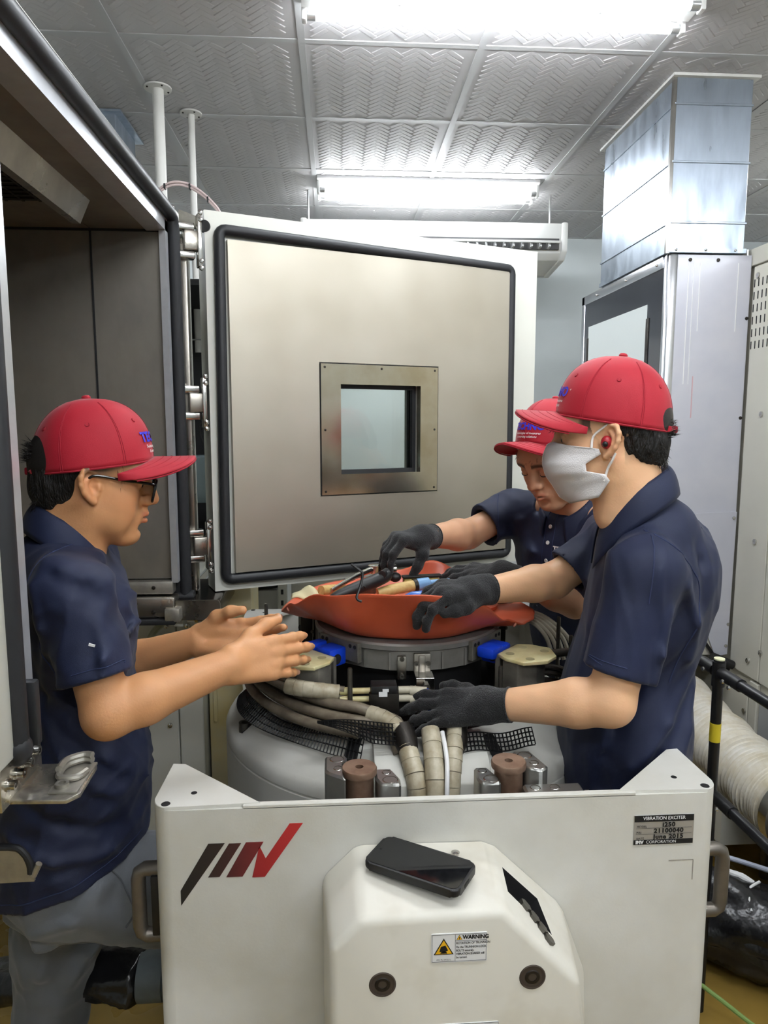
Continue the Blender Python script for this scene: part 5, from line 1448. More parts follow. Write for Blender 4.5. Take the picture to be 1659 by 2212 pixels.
# ---------------------------------------------------------------- cap
def make_cap(parent, H, F, s=1., open_back=False, bend=.30, strap=True):
    """F rows forward,left,up of the cap; H = centre of the head at the sweatband; returns frame mapper"""
    A, B, HT = .111 * s, .0925 * s, .134 * s
    def L(f, l, u): return Vector(H + f * F[0] + l * F[1] + u * F[2])
    def crown(phi, t):
        fr = max(0, math.cos(phi)); p = 2.1 + 1.0 * fr ** 2; q = 2.05
        rho = max(0., 1 - t ** p) ** (1 / q)
        a = A * (1.0 + .02 * fr)
        bul = 1 + .012 * math.cos(6 * phi) * math.sin(t * PI)
        dent = 1 - .02 * math.exp(-((phi - 2.3) / .3) ** 2) * math.sin(t * PI) - .02 * math.exp(-((phi + 2.2) / .35) ** 2) * math.sin(t * PI * .9)
        return L(a * rho * bul * dent * math.cos(phi), B * rho * bul * dent * math.sin(phi), HT * t)
    n, m = 72, 22
    mb = MB(); rows = []
    T = [(i / m) ** .85 for i in range(m + 1)]; T[-1] = .9995
    V, Fc = [], []
    for t in T:
        for j in range(n): V.append(crown(2 * PI * j / n, t))
    for i in range(m):
        for j in range(n):
            phi = 2 * PI * (j + .5) / n; dphi = abs((phi - PI + PI) % (2 * PI) - PI)
            back = PI - abs(((phi + PI) % (2 * PI)) - PI)
            if open_back and back < .20 * math.sqrt(max(0, 1 - ((T[i] + T[i + 1]) / 2 / .14) ** 2)): continue
            k = (j + 1) % n
            Fc.append((i * n + j, i * n + k, (i + 1) * n + k, (i + 1) * n + j))
    mb._add(V, Fc)
    co = mb.build('cap', m_cap, parent, smooth=True, solid=.0022); person = parent; parent = co; co['label'] = 'red baseball cap with blue and white lettering'
    # sweatband edge
    band = [crown(2 * PI * j / n, 0) + Vector(F[2]) * .0005 for j in range(n)]
    if open_back: band = [b for j, b in enumerate(band) if PI - abs(((2 * PI * j / n + PI) % (2 * PI)) - PI) > .19]
    k0 = next((i for i in range(len(band)) if (band[i] - band[i - 1]).length > .03), 0)
    band = band[k0:] + band[:k0]
    MB().tube(band, .0022, n=6, closed=not open_back).build('hem', m_capd, parent)
    # seams: six, double stitched
    for k in range(6):
        ph = k * PI / 3 + PI / 6 * 0 + (0)
        for dd in (-.02, .02):
            MB().tube([crown(ph + dd * (1 - .6 * t), t) + (crown(ph, t) - L(0, 0, HT * .3)).normalized() * .0014 for t in [.02 + i * .064 for i in range(15)]], .0006, n=5).build('seam', m_capd, parent)
        e = ph + PI / 6; p = crown(e, .62); nn = (p - L(0, 0, .02)).normalized()
        MB().lathe([(.0018, .0012), (.0042, .0020), (.0046, .0008), (.0046, 0)], p, 12, axis=nn, cap=False).build('eyelet', m_capd, parent)
    MB().lathe([(.0085, 0), (.0085, .003), (.006, .006), (0, .007)], crown(0, .9995), 16, axis=F[2]).build('button', m_cap, parent)
    # visor
    def visor(u, v, off=0.):
        x = (u - .5) * 2; ph = x * 1.22
        b = V3(A * 1.02 * math.cos(ph), B * 1.0 * math.sin(ph))
        ext = .084 * s * max(0, 1 - abs(x) ** 2.6) ** .55
        e = b + np.array([ext * 1.0, ext * .10 * x])
        q = b + (e - b) * v
        z = -bend * (q[1] ** 2) / B - .10 * ext * v * (1 - .0) + .004 - .012 * v * v * abs(x)
        return L(q[0], q[1], z + off)
    mb = MB(); mb.grid(lambda u, v: visor(u, v), 40, 12)
    vo = mb.build('visor', m_cap, parent, smooth=True, solid=.0045)
    for off in (-.0024,):
        MB().tube([visor(i / 40, 1.0, off) for i in range(1, 40)], .0016, n=6).build('visor_edge', m_capd, parent)
    for v in (.25, .45, .65, .85):
        MB().tube([visor(i / 40, v, .0026) for i in range(3, 38)], .0005, n=4).build('visor_stitch', m_capd, parent)
    if open_back and strap:
        MB().tube([L(-A * math.cos(a) * 1.03, B * math.sin(a) * 1.03, .006) for a in [-.34 + i * .068 for i in range(11)]], .006, n=8).build('strap', m_cap, parent)
        MB().box(L(-A * 1.06, .0, .006), (.014, .014, .014), .003).build('strap_loop', m_capd, parent)
    bv = bvh_of(co)
    # embroidered writing on the front
    ex, ey = Vector(F[1]), Vector(F[2]) - Vector(F[0]) * .35
    org = L(A * .98, 0, .040 * s)
    up = ey.normalized()
    me = subdiv_mesh(text_mesh('TECHNO', .0265 * s, bold=.0011, space=1.02, res=2), 1)
    link('lettering', wrap_text(me, L, A, B, HT, crown, .047 * s, parent, .0030), m_blueth, parent, False)
    me = subdiv_mesh(text_mesh('Technologies of measures', .0086 * s, bold=.0002, shear=.25, res=1), 0)
    link('lettering', wrap_text(me, L, A, B, HT, crown, .029 * s, parent, .0026), m_whiteth, parent, False)
    me = subdiv_mesh(text_mesh('& sourcing solutions', .0086 * s, bold=.0002, shear=.25, res=1), 0)
    link('lettering', wrap_text(me, L, A, B, HT, crown, .0195 * s, parent, .0026), m_whiteth, parent, False)
    me = text_mesh('®', .006 * s, res=1)
    for v in me.vertices: v.co.x += .062 * s; v.co.y += .008
    link('lettering', wrap_text(me, L, A, B, HT, crown, .044 * s, parent, .0026), m_whiteth, parent, False)
    return co
def wrap_text(me, L, A, B, HT, crown, z0, parent, off):
    inv = WM[parent.name].inverted()
    for v in me.vertices:
        ph = v.co.x / ((A + B) / 2 * .96); t = min(.9, max(.01, (z0 + v.co.y) / HT))
        p = crown(ph, t); n = (crown(ph + .02, t) - crown(ph - .02, t)).cross(crown(ph, min(.98, t + .02)) - crown(ph, t - .02)).normalized()
        c = L(0, 0, z0)
        if n.dot(p - c) < 0: n = -n
        v.co = inv @ (p + n * off)
    return me

def strands(name, mat, parent, roots, dirs, length, r=.0006, jitter=.35, seed=1, n=1, gravity=0.):
    """short tapering hairs joined in one mesh"""
    rnd = np.random.RandomState(seed); V, Fc = [], []
    for p, d in zip(roots, dirs):
        for _ in range(n):
            dd = nrmz(d + rnd.normal(0, jitter, 3) * .5); a = p + rnd.normal(0, .002, 3); ln = length * rnd.uniform(.6, 1.2)
            x = nrmz(np.cross(dd, rnd.normal(0, 1, 3))); y = np.cross(dd, x); b = len(V)
            mid = a + dd * ln * .5 + np.array([0, 0, -gravity * ln * .15]); tip = a + dd * ln + np.array([0, 0, -gravity * ln * .5])
            for k in range(3): V.append(a + r * (x * math.cos(k * 2.094) + y * math.sin(k * 2.094)))
            for k in range(3): V.append(mid + r * .8 * (x * math.cos(k * 2.094) + y * math.sin(k * 2.094)))
            V.append(tip)
            for k in range(3):
                j = (k + 1) % 3
                Fc += [(b + k, b + j, b + 3 + j, b + 3 + k), (b + 3 + k, b + 3 + j, b + 6)]
    mb = MB(); mb._add(V, Fc); return mb.build(name, mat, parent, smooth=True)

def make_collar(parent, C, F, r=.066, h=.036, fall=.052, open_=.45, tilt=.25, mat=None, q=.92, point=.025, z_front=-.02):
    """polo collar: stand plus folded leaf, round the neck at C; F rows forward,left,up"""
    def L(f, l, u): return Vector(C + f * F[0] + l * F[1] + u * F[2])
    def pt(a, v):
        # a: angle from front, open_ .. 2pi-open_; v 0 base of stand, .4 fold, 1 leaf edge
        fr = max(0., math.cos(a)); sink = z_front * (fr ** 1.5)
        if v < .4:
            t = v / .4; rr = r + .004 * t; z = h * t
        else:
            t = (v - .4) / .6
            rr = r + .004 + .016 * math.sin(t * PI / 2) + .012 * t * (.4 + .6 * fr)
            z = h - (fall + point * fr ** 4) * t ** 1.2 + .004 * math.sin(t * PI)
        z += -tilt * rr * math.cos(a) * .5 + sink
        return L(rr * q * math.cos(a) + .015 * fr ** 3 * (v > .4) * (v - .4), rr * math.sin(a), z)
    mb = MB()
    mb.grid(lambda u, v: pt(open_ + (2 * PI - 2 * open_) * u, v), 64, 14)
    return mb.build('collar', mat or m_navy, parent, smooth=True, solid=.0024)

def cloth_disp(seeds, amp, freq, stretch=(1, 1, .5), folds=(), famp=.007, fw=.014):
    """soft creases running mostly downward"""
    rnd = np.random.RandomState(seeds); terms = []
    for i in range(7):
        d = rnd.normal(0, 1, 3) * np.array(stretch); d = d / np.linalg.norm(d)
        terms.append((d * freq * rnd.uniform(.6, 1.7), rnd.uniform(0, 6.28), rnd.uniform(.4, 1.), rnd.normal(0, 1, 3) * freq * .5, rnd.uniform(0, 6.28)))
    segs = []
    for k_, ln in enumerate(folds):
        for a_, b_ in zip(ln, ln[1:]): segs.append((a_, b_, 1.0 if k_ % 3 else -.8))
    terms = [(f32(w), np.float32(ph), np.float32(a), f32(w2), np.float32(p2)) for w, ph, a, w2, p2 in terms]
    def fn(P):
        o = np.zeros(P.shape[:-1], np.float32)
        for w, ph, a, w2, p2 in terms:
            x = np.sin(P @ w + ph + 1.3 * np.sin(P @ w2 + p2))
            o += a * (1 - np.abs(x)) ** 2
        o = -amp * (o - 1.2)
        # drawn creases: ridges along lines given in the X-Z plane, with a soft valley beside each
        X, Z = P[..., 0], P[..., 2]
        x0, x1, z0, z1 = X.min(), X.max(), Z.min(), Z.max()
        for (ax_, az), (bx_, bz), s_ in segs:
            if min(ax_, bx_) > x1 + .05 or max(ax_, bx_) < x0 - .05 or min(az, bz) > z1 + .05 or max(az, bz) < z0 - .05: continue
            dx, dz = bx_ - ax_, bz - az; l2 = dx * dx + dz * dz
            t = np.clip(((X - ax_) * dx + (Z - az) * dz) / l2, 0, 1)
            q = ((X - ax_ - t * dx) ** 2 + (Z - az - t * dz) ** 2) / (fw * fw)
            side = ((X - ax_) * dz - (Z - az) * dx) / (math.sqrt(l2) * fw)
            o = o - s_ * famp * np.exp(-q) * (1 - .9 * np.clip(side, -1, 1))
        return o
    return fn
def fold(sc, a, b, r=.008, k=.02, mode='u'):
    return sc.cap(a, b, r * .7, r * .35, k * 1.6, mode)
# ================================================================ the three men
m_nail = M('finger_nail', (208, 158, 132), .35)
m_eyew = M('eye_white', (226, 222, 214), .2); m_iris = M('dark_iris', (22, 16, 13), .1)
m_shoe = M('dark_shoe', (36, 36, 38), .5)
def eyes(parent, H, F, s, look=(1, 0, -.25)):
    for y in (-1, 1):
        c = H + s * (.0815 * F[0] + y * .033 * F[1] + .0008 * F[2])
        e = MB().sphere(Vector(c), .0118 * s, 20, 14).build('eyeball', m_eyew, parent, smooth=True)
        g = nrmz(look[0] * F[0] + look[1] * F[1] + look[2] * F[2])
        MB().sphere(Vector(c + g * .0078 * s), .0056 * s, 16, 10).build('iris', m_iris, e, smooth=True)
def shoe(parent, p, f):
    sc = Sculpt(); f = nrmz(f); p = V3(p)
    sc.cap(p + f * -.06 + V3(0, 0, .035), p + f * .14 + V3(0, 0, .028), .038, .034, .02).cap(p + V3(-.03, 0, .04), p + V3(-.03, 0, .09), .042, .04, .02).half(p, (0, 0, -1))
    sculpt_obj('shoe', sc, .007, m_shoe, parent, 1)
def arm(sc, sh, el, wr, r=(.048, .045, .043, .027), k=.02):
    sh, el, wr = V3(sh), V3(el), V3(wr)
    m = el + (wr - el) * .28
    sc.cap(sh, el, r[0], r[1] * .92, k); sc.cap(el, m, r[1] * .93, r[2], .012); sc.cap(m, wr, r[2], r[3], .012)
def watch_colour(H, F, base, **k): return tone_fn(H, F, 1., base, **k)

# ---------------------------------------------------------------- left man (bare hands, glasses)
P1 = empty('person', (-.56, 1.40, 0), 'man at left in red cap, glasses and navy polo, gesturing with bare hands', 'person')
H1 = V3(-.474, 1.394, 1.490); yw, pt = math.radians(18), math.radians(-5)
F1 = frame3((math.cos(yw) * math.cos(pt), math.sin(yw) * math.cos(pt), math.sin(pt)), (0, 0, 1))
sc = Sculpt(); head_ops(sc, H1, F1, 1.)
shR, elR, wrR = V3(-.455, 1.225, 1.320), V3(-.395, 1.188, 1.108), V3(-.203, 1.300, 1.152)
shL, elL, wrL = V3(-.555, 1.56, 1.32), V3(-.495, 1.585, 1.055), V3(-.300, 1.50, 1.138)
nb = V3(-.535, 1.38, 1.33)
for a in (shR, shL): sc.cap(nb, a, .04, .045, .03)
arm(sc, shR, elR, wrR, (.040, .046, .044, .030)); arm(sc, shL, elL, wrL, (.040, .044, .042, .029))
hR = hand_ops(sc, wrR, V3(.84, .50, -.02), V3(.50, -.80, .36), 'R', 1.08, curl=[(12, 20, 12), (14, 18, 10), (17, 16, 8), (20, 18, 8)], spread=(2, 0, -2, -4),
              thumb=[(.018, .020, -.006), (.048, .044, -.014), (.084, .060, -.020), (.112, .066, -.024)])
hL = hand_ops(sc, wrL, V3(.965, -.16, .10), V3(.15, .88, -.42), 'L', 1.06, curl=[(10, 12, 8), (12, 14, 8), (14, 14, 8), (16, 16, 8)], spread=(2, 0, -2, -4),
              thumb=[(.018, .020, -.012), (.046, .040, -.026), (.078, .046, -.038), (.104, .046, -.042)])
def fade1(X):
    return .85 * ((X[:, 2] > .012 + .0) & (X[:, 0] < .05) & (X[:, 0] > -.01)) * np.clip((.055 - X[:, 0]) / .03, 0, 1) * np.clip((X[:, 2] - .0) / .03, 0, 1)
body1 = sculpt_obj('body', sc, .0024, m_skin_h, P1, 1, tone_fn(H1, F1, 1., (206, 150, 104), hairfade=fade1, lip=(.95, .66, .70)))
eyes(P1, H1, F1, 1.)
for h in (hR, hL): nails_of(h[1], h[2], h[3], P1, m_nail)
# shirt
fT, lT = nrmz((.97, .25, 0)), nrmz((-.25, .97, 0)); FT = np.stack([fT, lT, V3(0, 0, 1)])
sc = Sculpt()
sc.ell((-.512, 1.392, 1.20), (.112, .185, .18), .04, 'u', FT)
sc.ell((-.545, 1.392, 1.28), (.085, .15, .10), .05, 'u', FT)
sc.ell((-.528, 1.388, .94), (.125, .178, .24), .05, 'u', FT)
sc.cap((-.535, 1.388, .90), (-.548, 1.39, .60), .184, .214, .04, q=.76, axis=fT)
for a in (shR, shL): sc.cap(V3(-.54, 1.39, 1.335), a, .055, .062, .05)
seR, seL = V3(-.412, 1.193, 1.168), V3(-.528, 1.585, 1.17)
sc.cap(shR, seR + nrmz(seR - shR) * .03, .062, .061, .03); sc.cap(shL, seL + nrmz(seL - shL) * .03, .062, .060, .03)
sc.cut(seR, seR - shR, .10); sc.cut(seL, seL - shL, .10)
sc.cap(seR - nrmz(seR - shR) * .02, seR + nrmz(seR - shR) * .05, .045, .055, .003, 's'); sc.cap(seL - nrmz(seL - shL) * .02, seL + nrmz(seL - shL) * .05, .045, .055, .003, 's')
hemn = nrmz((.31, .0, -.95)); sc.half((-.386, 1.3, .788), hemn)
sc.half(V3(-.505, 1.385, 1.385), nrmz((.32, .05, .9)), .02)
sc.ell((-.532, 1.382, 1.345), (.068, .085, .05), .03, 'u', FT)
FOLD1 = [[(-0.400, 1.118), (-0.394, 1.039), (-0.367, 0.941)], [(-0.484, 1.068), (-0.422, 0.996), (-0.360, 0.900)], [(-0.532, 1.070), (-0.464, 0.980), (-0.409, 0.925)], [(-0.564, 0.930), (-0.493, 0.892), (-0.420, 0.862)], [(-0.585, 0.860), (-0.505, 0.829), (-0.426, 0.821)], [(-0.431, 1.067), (-0.381, 0.995), (-0.361, 0.977)], [(-0.548, 1.207), (-0.529, 1.121), (-0.543, 1.018)], [(-0.509, 1.331), (-0.497, 1.264), (-0.510, 1.180)], [(-0.400, 1.288), (-0.386, 1.220), (-0.385, 1.19)], [(-0.469, 1.347), (-0.419, 1.321), (-0.384, 1.262)]]
sc.disp = cloth_disp(11, .0036, 26, folds=FOLD1, famp=.0068)
s1 = sculpt_obj('shirt', sc, .0046, m_navy, P1, 2)
bv1 = bvh_of(s1)
make_collar(P1, V3(-.522, 1.388, 1.372), frame3((.93, .30, -.22), (0, 0, 1)), r=.066, h=.046, fall=.058, tilt=.62, open_=.30, point=.03)
project_curve([(-.47, 1.3, 1.40), (-.505, 1.25, 1.36), (-.52, 1.2, 1.29), (-.50, 1.2, 1.21), (-.47, 1.2, 1.16)], (.1, 1, -.1), bv1, .0012, 'shoulder_seam', m_navy2, P1, .0004)
ring = [seR - nrmz(seR - shR) * .022 + .0 * V3(0, 0, 1) for i in range(1)]
ax = nrmz(seR - shR); e1 = nrmz(np.cross(ax, (0, 0, 1))); e2 = np.cross(ax, e1)
project_curve([seR - ax * .02 + .06 * (e1 * math.cos(t) + e2 * math.sin(t)) for t in (-2.4, -1.9, -1.4, -.9, -.4)], (0, 1, 0), bv1, .0009, 'hem_stitch', m_navy2, P1, .0004)
MB().tube([Vector((-.386 - .30 * t, 1.22 - .03 * math.sin(t * PI), .808 - .098 * t)) for t in [i / 10 for i in range(11)]], .0001, n=3)
me = text_mesh('A', .012, bold=.0006)
project_curve([(-.386 - .03 * i, 1.2, .812 - .0098 * i) for i in range(10)], (0, 1, 0), bv1, .0010, 'hem_stitch', m_navy2, P1, .0004)
MB().box((-.40, 1.143, 1.243), (.010, .002, .004), rot=(0, .3, 0)).build('lint', m_inkwhite, P1)
# trousers
sc = Sculpt()
sc.ell((-.548, 1.388, .76), (.122, .155, .16), .03, 'u', FT)
sc.cap((-.53, 1.315, .735), (-.20, 1.39, .60), .112, .094, .05)
sc.cap((-.20, 1.39, .60), (-.19, 1.40, .16), .072, .062, .03)
sc.cap((-.585, 1.47, .74), (-.635, 1.50, .46), .108, .088, .05); sc.cap((-.635, 1.50, .46), (-.68, 1.50, .10), .086, .072, .03)
FOLDT = [[(-0.403, 0.803), (-0.425, 0.726), (-0.374, 0.645)], [(-0.441, 0.766), (-0.488, 0.71), (-0.56, 0.683)], [(-0.641, 0.658), (-0.564, 0.604), (-0.45, 0.569)], [(-0.505, 0.551), (-0.571, 0.494), (-0.629, 0.416)], [(-0.479, 0.53), (-0.536, 0.462), (-0.585, 0.403)], [(-0.581, 0.625), (-0.622, 0.537), (-0.637, 0.437)]]
sc.disp = cloth_disp(5, .0045, 22, folds=FOLDT, famp=.008, fw=.018)
t1 = sculpt_obj('trousers', sc, .0065, m_trous, P1, 2)
bvt = bvh_of(t1)
project_curve([(-.44, 1.2, .80), (-.405, 1.2, .745), (-.385, 1.2, .70), (-.40, 1.2, .67)], (0, 1, 0), bvt, .0016, 'pocket_seam', M('trouser_seam', (76, 80, 84), .8), P1, .0006)
project_curve([(-.585, 1.2, .62), (-.60, 1.2, .50), (-.635, 1.2, .36), (-.67, 1.2, .2)], (0, 1, 0), bvt, .0014, 'side_seam', M('trouser_seam', (76, 80, 84), .8), P1, .0004)
shoe(P1, (-.66, 1.5, .0), (1, .2, 0)); shoe(P1, (-.16, 1.39, .14), (1, .3, 0))
# cap, hair, glasses
yc, pc = math.radians(18), math.radians(6)
FC1 = frame3((math.cos(yc) * math.cos(pc), math.sin(yc) * math.cos(pc), math.sin(pc)), (0, 0, 1))
make_cap(P1, H1 + F1[2] * .028 + F1[0] * .006, FC1, .96, True, bend=.24)
def hair_piece(parent, H, F, s, cut_n, seed, back=.02, low=-.06, top=.085):
    sc = Sculpt()
    def L(f, l, u): return H + s * (f * F[0] + l * F[1] + u * F[2])
    sc.ell(L(-.008, 0, .030), V3(.0965, .0785, .088) * s, .01, 'u', F)
    sc.ell(L(-.045, 0, -.02), V3(.060, .060, .055) * s, .03, 'u', F)
    sc.half(L(.012, 0, 0), F[0], .004); sc.half(L(0, 0, top), F[2], .008)
    sc.half(L(-.05, 0, low), nrmz(-F[2] + .35 * F[0]), .006)
    for y in (-1, 1):
        sc.ell(L(.012, y * .085, -.025), V3(.045, .03, .055) * s, .006, 's', F)
    rnd = np.random.RandomState(seed); ws = rnd.normal(0, 1, (6, 3)) * 260; ps = rnd.uniform(0, 6, 6)
    def dsp(P): return sum(np.sin((P * V3(1, 1, .22)) @ w + p) for w, p in zip(ws, ps)) * .0007
    sc.disp = dsp
    return sculpt_obj('hair', sc, .0028, m_hair, parent, 0)
hair_piece(P1, H1, F1, 1., None, 4)
rnd = np.random.RandomState(3)
bk = [H1 + -.100 * F1[0] + rnd.uniform(-.035, .035) * F1[1] + rnd.uniform(.03, .065) * F1[2] for _ in range(60)]
strands('hair_tuft', m_hair, P1, bk, [-F1[0] + .2 * F1[2]] * 60, .022, .0009, .5, 2, 2)
sb = [H1 + rnd.uniform(.030, .055) * F1[0] - .0665 * F1[1] + rnd.uniform(-.005, .04) * F1[2] for _ in range(150)]
strands('sideburn', m_hair, P1, sb, [-.9 * F1[2] + .25 * F1[0]] * 150, .016, .0004, .3, 5, 1)
nk = [H1 + -.092 * F1[0] + rnd.uniform(-.05, .05) * F1[1] + rnd.uniform(-.06, .0) * F1[2] for _ in range(220)]
strands('hair_tuft', m_hair, P1, nk, [-.8 * F1[2] - .3 * F1[0]] * 220, .016, .0006, .4, 6, 1)
m_frame = M('black_acetate', (14, 14, 15), .2); m_lens = M('spectacle_lens', (235, 240, 240), .02, trans=1., ior=1.3)
gl = None
def HL(f, l, u): return Vector(H1 + f * F1[0] + l * F1[1] + u * F1[2])
for y in (-1, 1):
    rim = [(a, b) for a, b in rrect(.050, .040, .013, 4, y * .0335, -.010)]
    P_ = [HL(.1195 - .35 * abs(a) ** 1.0 * .22 - (b * -.16), a, b) for a, b in rim]
    o = MB().tube(P_, .0026, n=8, closed=True).build('spectacles', m_frame, P1) if gl is None else MB().tube(P_, .0026, n=8, closed=True).build('rim', m_frame, gl)
    if gl is None: gl = o
    MB().poly(P_).build('lens', m_lens, gl, solid=.0012)
    MB().tube([HL(.111, y * .059, .004), HL(.097, y * .068, .006), HL(.055, y * .0750, .010), HL(.012, y * .0825, .016), HL(-.004, y * .084, .010), HL(-.018, y * .080, -.004)], .0026, n=8, smooth=3).build('temple_arm', m_frame, gl)
MB().tube([HL(.1165, -.010, -.004), HL(.120, 0, -.001), HL(.1165, .010, -.004)], .0026, n=8, smooth=3).build('bridge', m_frame, gl)

# ---------------------------------------------------------------- right man (mask, gloves)
P2 = empty('person', (.66, 1.47, 0), 'man at right in red cap, white face mask and black gloves, side on', 'person')
H2 = V3(.550, 1.402, 1.570); f2 = nrmz((-.915, .40, -.03))
F2 = frame3(f2, (0, 0, 1))
sc = Sculpt(); head_ops(sc, H2, F2, 1.02)
shL, elL, wrL = V3(.575, 1.275, 1.325), V3(.505, 1.245, 1.082), V3(.315, 1.355, 1.036)
shR, elR, wrR = V3(.655, 1.635, 1.325), V3(.505, 1.61, 1.232), V3(.318, 1.532, 1.228)
nb = V3(.635, 1.43, 1.37)
for a in (shR, shL): sc.cap(nb, a, .04, .045, .03)
arm(sc, shL, elL, wrL, (.042, .049, .046, .029)); arm(sc, shR, elR, wrR, (.040, .045, .042, .028))
sc.cap(wrL, wrL + .015 * nrmz(wrL - elL), .024, .016, .01); sc.cap(wrR, wrR + .015 * nrmz(wrR - elR), .024, .016, .01)
def fade2(X):
    a = np.clip((X[:, 2] + .012 - .25 * (X[:, 0] + .01)) / .022, 0, 1) * (X[:, 0] < .058) * (X[:, 0] > -.02) * np.clip((.062 - X[:, 0]) / .012, 0, 1)
    b = np.clip((X[:, 2] + .052) / .045, 0, 1) * (X[:, 0] < -.026)
    return np.maximum(a * .85, b * .8) * ((np.abs(X[:, 1]) < .074) | (X[:, 0] < -.030))
body2 = sculpt_obj('body', sc, .0024, m_skin_h, P2, 1, tone_fn(H2, F2, 1.02, (226, 178, 138), hairfade=fade2))
eyes(P2, H2, F2, 1.02, (1, 0, -.3))
def gloves(parent, W, d, n, side, s, arm_dir, cuff, **k):
    sc = Sculpt(); hand_ops(sc, W, d, n, side, s, grow=.0016, nails=False, **k)
    a = nrmz(arm_dir)
    sc.cap(W + V3(d) / np.linalg.norm(d) * .01, W - a * cuff, .034, .0345, .02); sc.cut(W - a * cuff, -a, .06)
    sc.cap(W - a * (cuff - .012), W - a * (cuff + .03), .0295, .031, .003, 's')
    rnd = np.random.RandomState(int(abs(W[0]) * 1000)); ws = rnd.normal(0, 1, (4, 3)) * 60; ps = rnd.uniform(0, 6, 4)
    sc.disp = lambda P: sum(np.sin(P @ w + p) for w, p in zip(ws, ps)) * .0006
    g = sculpt_obj('glove', sc, .0024, m_glove, parent, 2)
    g['label'] = 'black knitted work glove'
    e1 = nrmz(np.cross(a, (0, 0, 1))); e2 = np.cross(a, e1)
    MB().tube([Vector(W - a * cuff + .0335 * (e1 * math.cos(t * PI / 12) + e2 * math.sin(t * PI / 12))) for t in range(24)], .0022, n=6, closed=True).build('cuff_edge', m_glove, g)
    return g
gloves(P2, wrL + V3(-.015, .005, -.002), V3(-.93, .30, -.12), V3(-.12, -.62, .78), 'L', 1.02, wrL - elL, .045, curl=[(10, 16, 8), (8, 20, 10), (10, 22, 12), (6, 18, 10)], spread=(7, 1, -5, -12),
       thumb=[(.02, .024, -.012), (.048, .046, -.018), (.078, .058, -.024), (.10, .062, -.030)])
gloves(P2, wrR + V3(-.01, -.004, .002), V3(-.92, -.34, .10), V3(.0, -.28, .96), 'R', 1.0, wrR - elR, .035, curl=[(38, 36, 18), (36, 40, 20), (36, 42, 20), (36, 42, 22)], spread=(9, 2, -5, -13),
       thumb=[(.02, .024, -.012), (.046, .042, -.018), (.074, .046, -.026), (.098, .044, -.032)])
fT, lT = nrmz((-.97, .24, 0)), nrmz((-.24, -.97, 0)); FT = np.stack([fT, lT, V3(0, 0, 1)])
sc = Sculpt()
sc.ell((.658, 1.452, 1.22), (.124, .188, .19), .04, 'u', FT)
sc.ell((.705, 1.45, 1.30), (.088, .150, .12), .05, 'u', FT)
sc.ell((.622, 1.455, .98), (.134, .180, .25), .05, 'u', FT)
sc.cap((.620, 1.46, .92), (.630, 1.47, .66), .180, .186, .04, q=.73, axis=fT)
for a in (shR, shL): sc.cap(V3(.645, 1.435, 1.375), a, .058, .064, .05)
seL, seR = V3(.520, 1.256, 1.133), V3(.540, 1.614, 1.248)
sc.cap(shL, seL + nrmz(seL - shL) * .03, .066, .067, .03); sc.cap(shR, seR + nrmz(seR - shR) * .03, .064, .058, .03)
sc.cut(seL, seL - shL, .11); sc.cut(seR, seR - shR, .10)
sc.cap(seL - nrmz(seL - shL) * .02, seL + nrmz(seL - shL) * .05, .050, .060, .003, 's'); sc.cap(seR - nrmz(seR - shR) * .03, seR + nrmz(seR - shR) * .05, .048, .055, .003, 's')
sc.half((.6, 1.4, .70), (0, 0, -1))
sc.half(V3(.62, 1.43, 1.458), nrmz((-.42, .0, .90)), .02)
sc.ell((.648, 1.415, 1.388), (.072, .090, .062), .03, 'u', FT); sc.ell((.626, 1.380, 1.386), (.086, .080, .066), .03, 'u', FT)
FOLD2 = [[(0.672, 1.183), (0.602, 1.091), (0.541, 1.008)], [(0.699, 1.117), (0.634, 1.024), (0.562, 0.94)], [(0.716, 1.07), (0.655, 0.966), (0.612, 0.89)], [(0.476, 1.01), (0.459, 0.953), (0.457, 0.885)], [(0.691, 1.003), (0.666, 0.937), (0.65, 0.879)], [(0.643, 1.294), (0.679, 1.22), (0.674, 1.146)], [(0.541, 1.008), (0.525, 0.941), (0.518, 0.874)], [(0.594, 1.258), (0.579, 1.185), (0.573, 1.111)], [(0.454, 1.36), (0.452, 1.297), (0.459, 1.233)], [(0.677, 1.42), (0.696, 1.33), (0.696, 1.257)]]
sc.disp = cloth_disp(23, .0036, 24, folds=FOLD2, famp=.0072)
s2 = sculpt_obj('shirt', sc, .0046, m_navy, P2, 2)
bv2 = bvh_of(s2)
make_collar(P2, V3(.604, 1.396, 1.425), frame3((-.95, .30, -.10), (0, 0, 1)), r=.066, h=.050, fall=.066, tilt=1.0, open_=.30, point=.035)
project_curve([(.575, 1.2, 1.40), (.62, 1.2, 1.37), (.665, 1.2, 1.33), (.69, 1.2, 1.27), (.665, 1.2, 1.18), (.64, 1.2, 1.1)], (0, 1, 0), bv2, .0013, 'shoulder_seam', m_navy2, P2, .0004)
project_curve([(.575, 1.2, 1.40), (.56, 1.2, 1.35), (.552, 1.2, 1.28)], (0, 1, 0), bv2, .0010, 'shoulder_seam', m_navy2, P2, .0004)
ax = nrmz(seL - shL); e1 = nrmz(np.cross(ax, (0, 0, 1))); e2 = np.cross(ax, e1)
project_curve([seL - ax * .022 + .066 * (e1 * math.cos(t) + e2 * math.sin(t)) for t in (-2.6, -2.1, -1.6, -1.1, -.6)], (0, 1, 0), bv2, .0009, 'hem_stitch', m_navy2, P2, .0004)
sc = Sculpt()
sc.ell((.665, 1.475, .74), (.125, .165, .14), .03, 'u', FT)
for y in (1.395, 1.56):
    sc.cap((.675, y, .70), (.69, y, .40), .092, .075, .04); sc.cap((.69, y, .40), (.70, y, .09), .074, .062, .03)
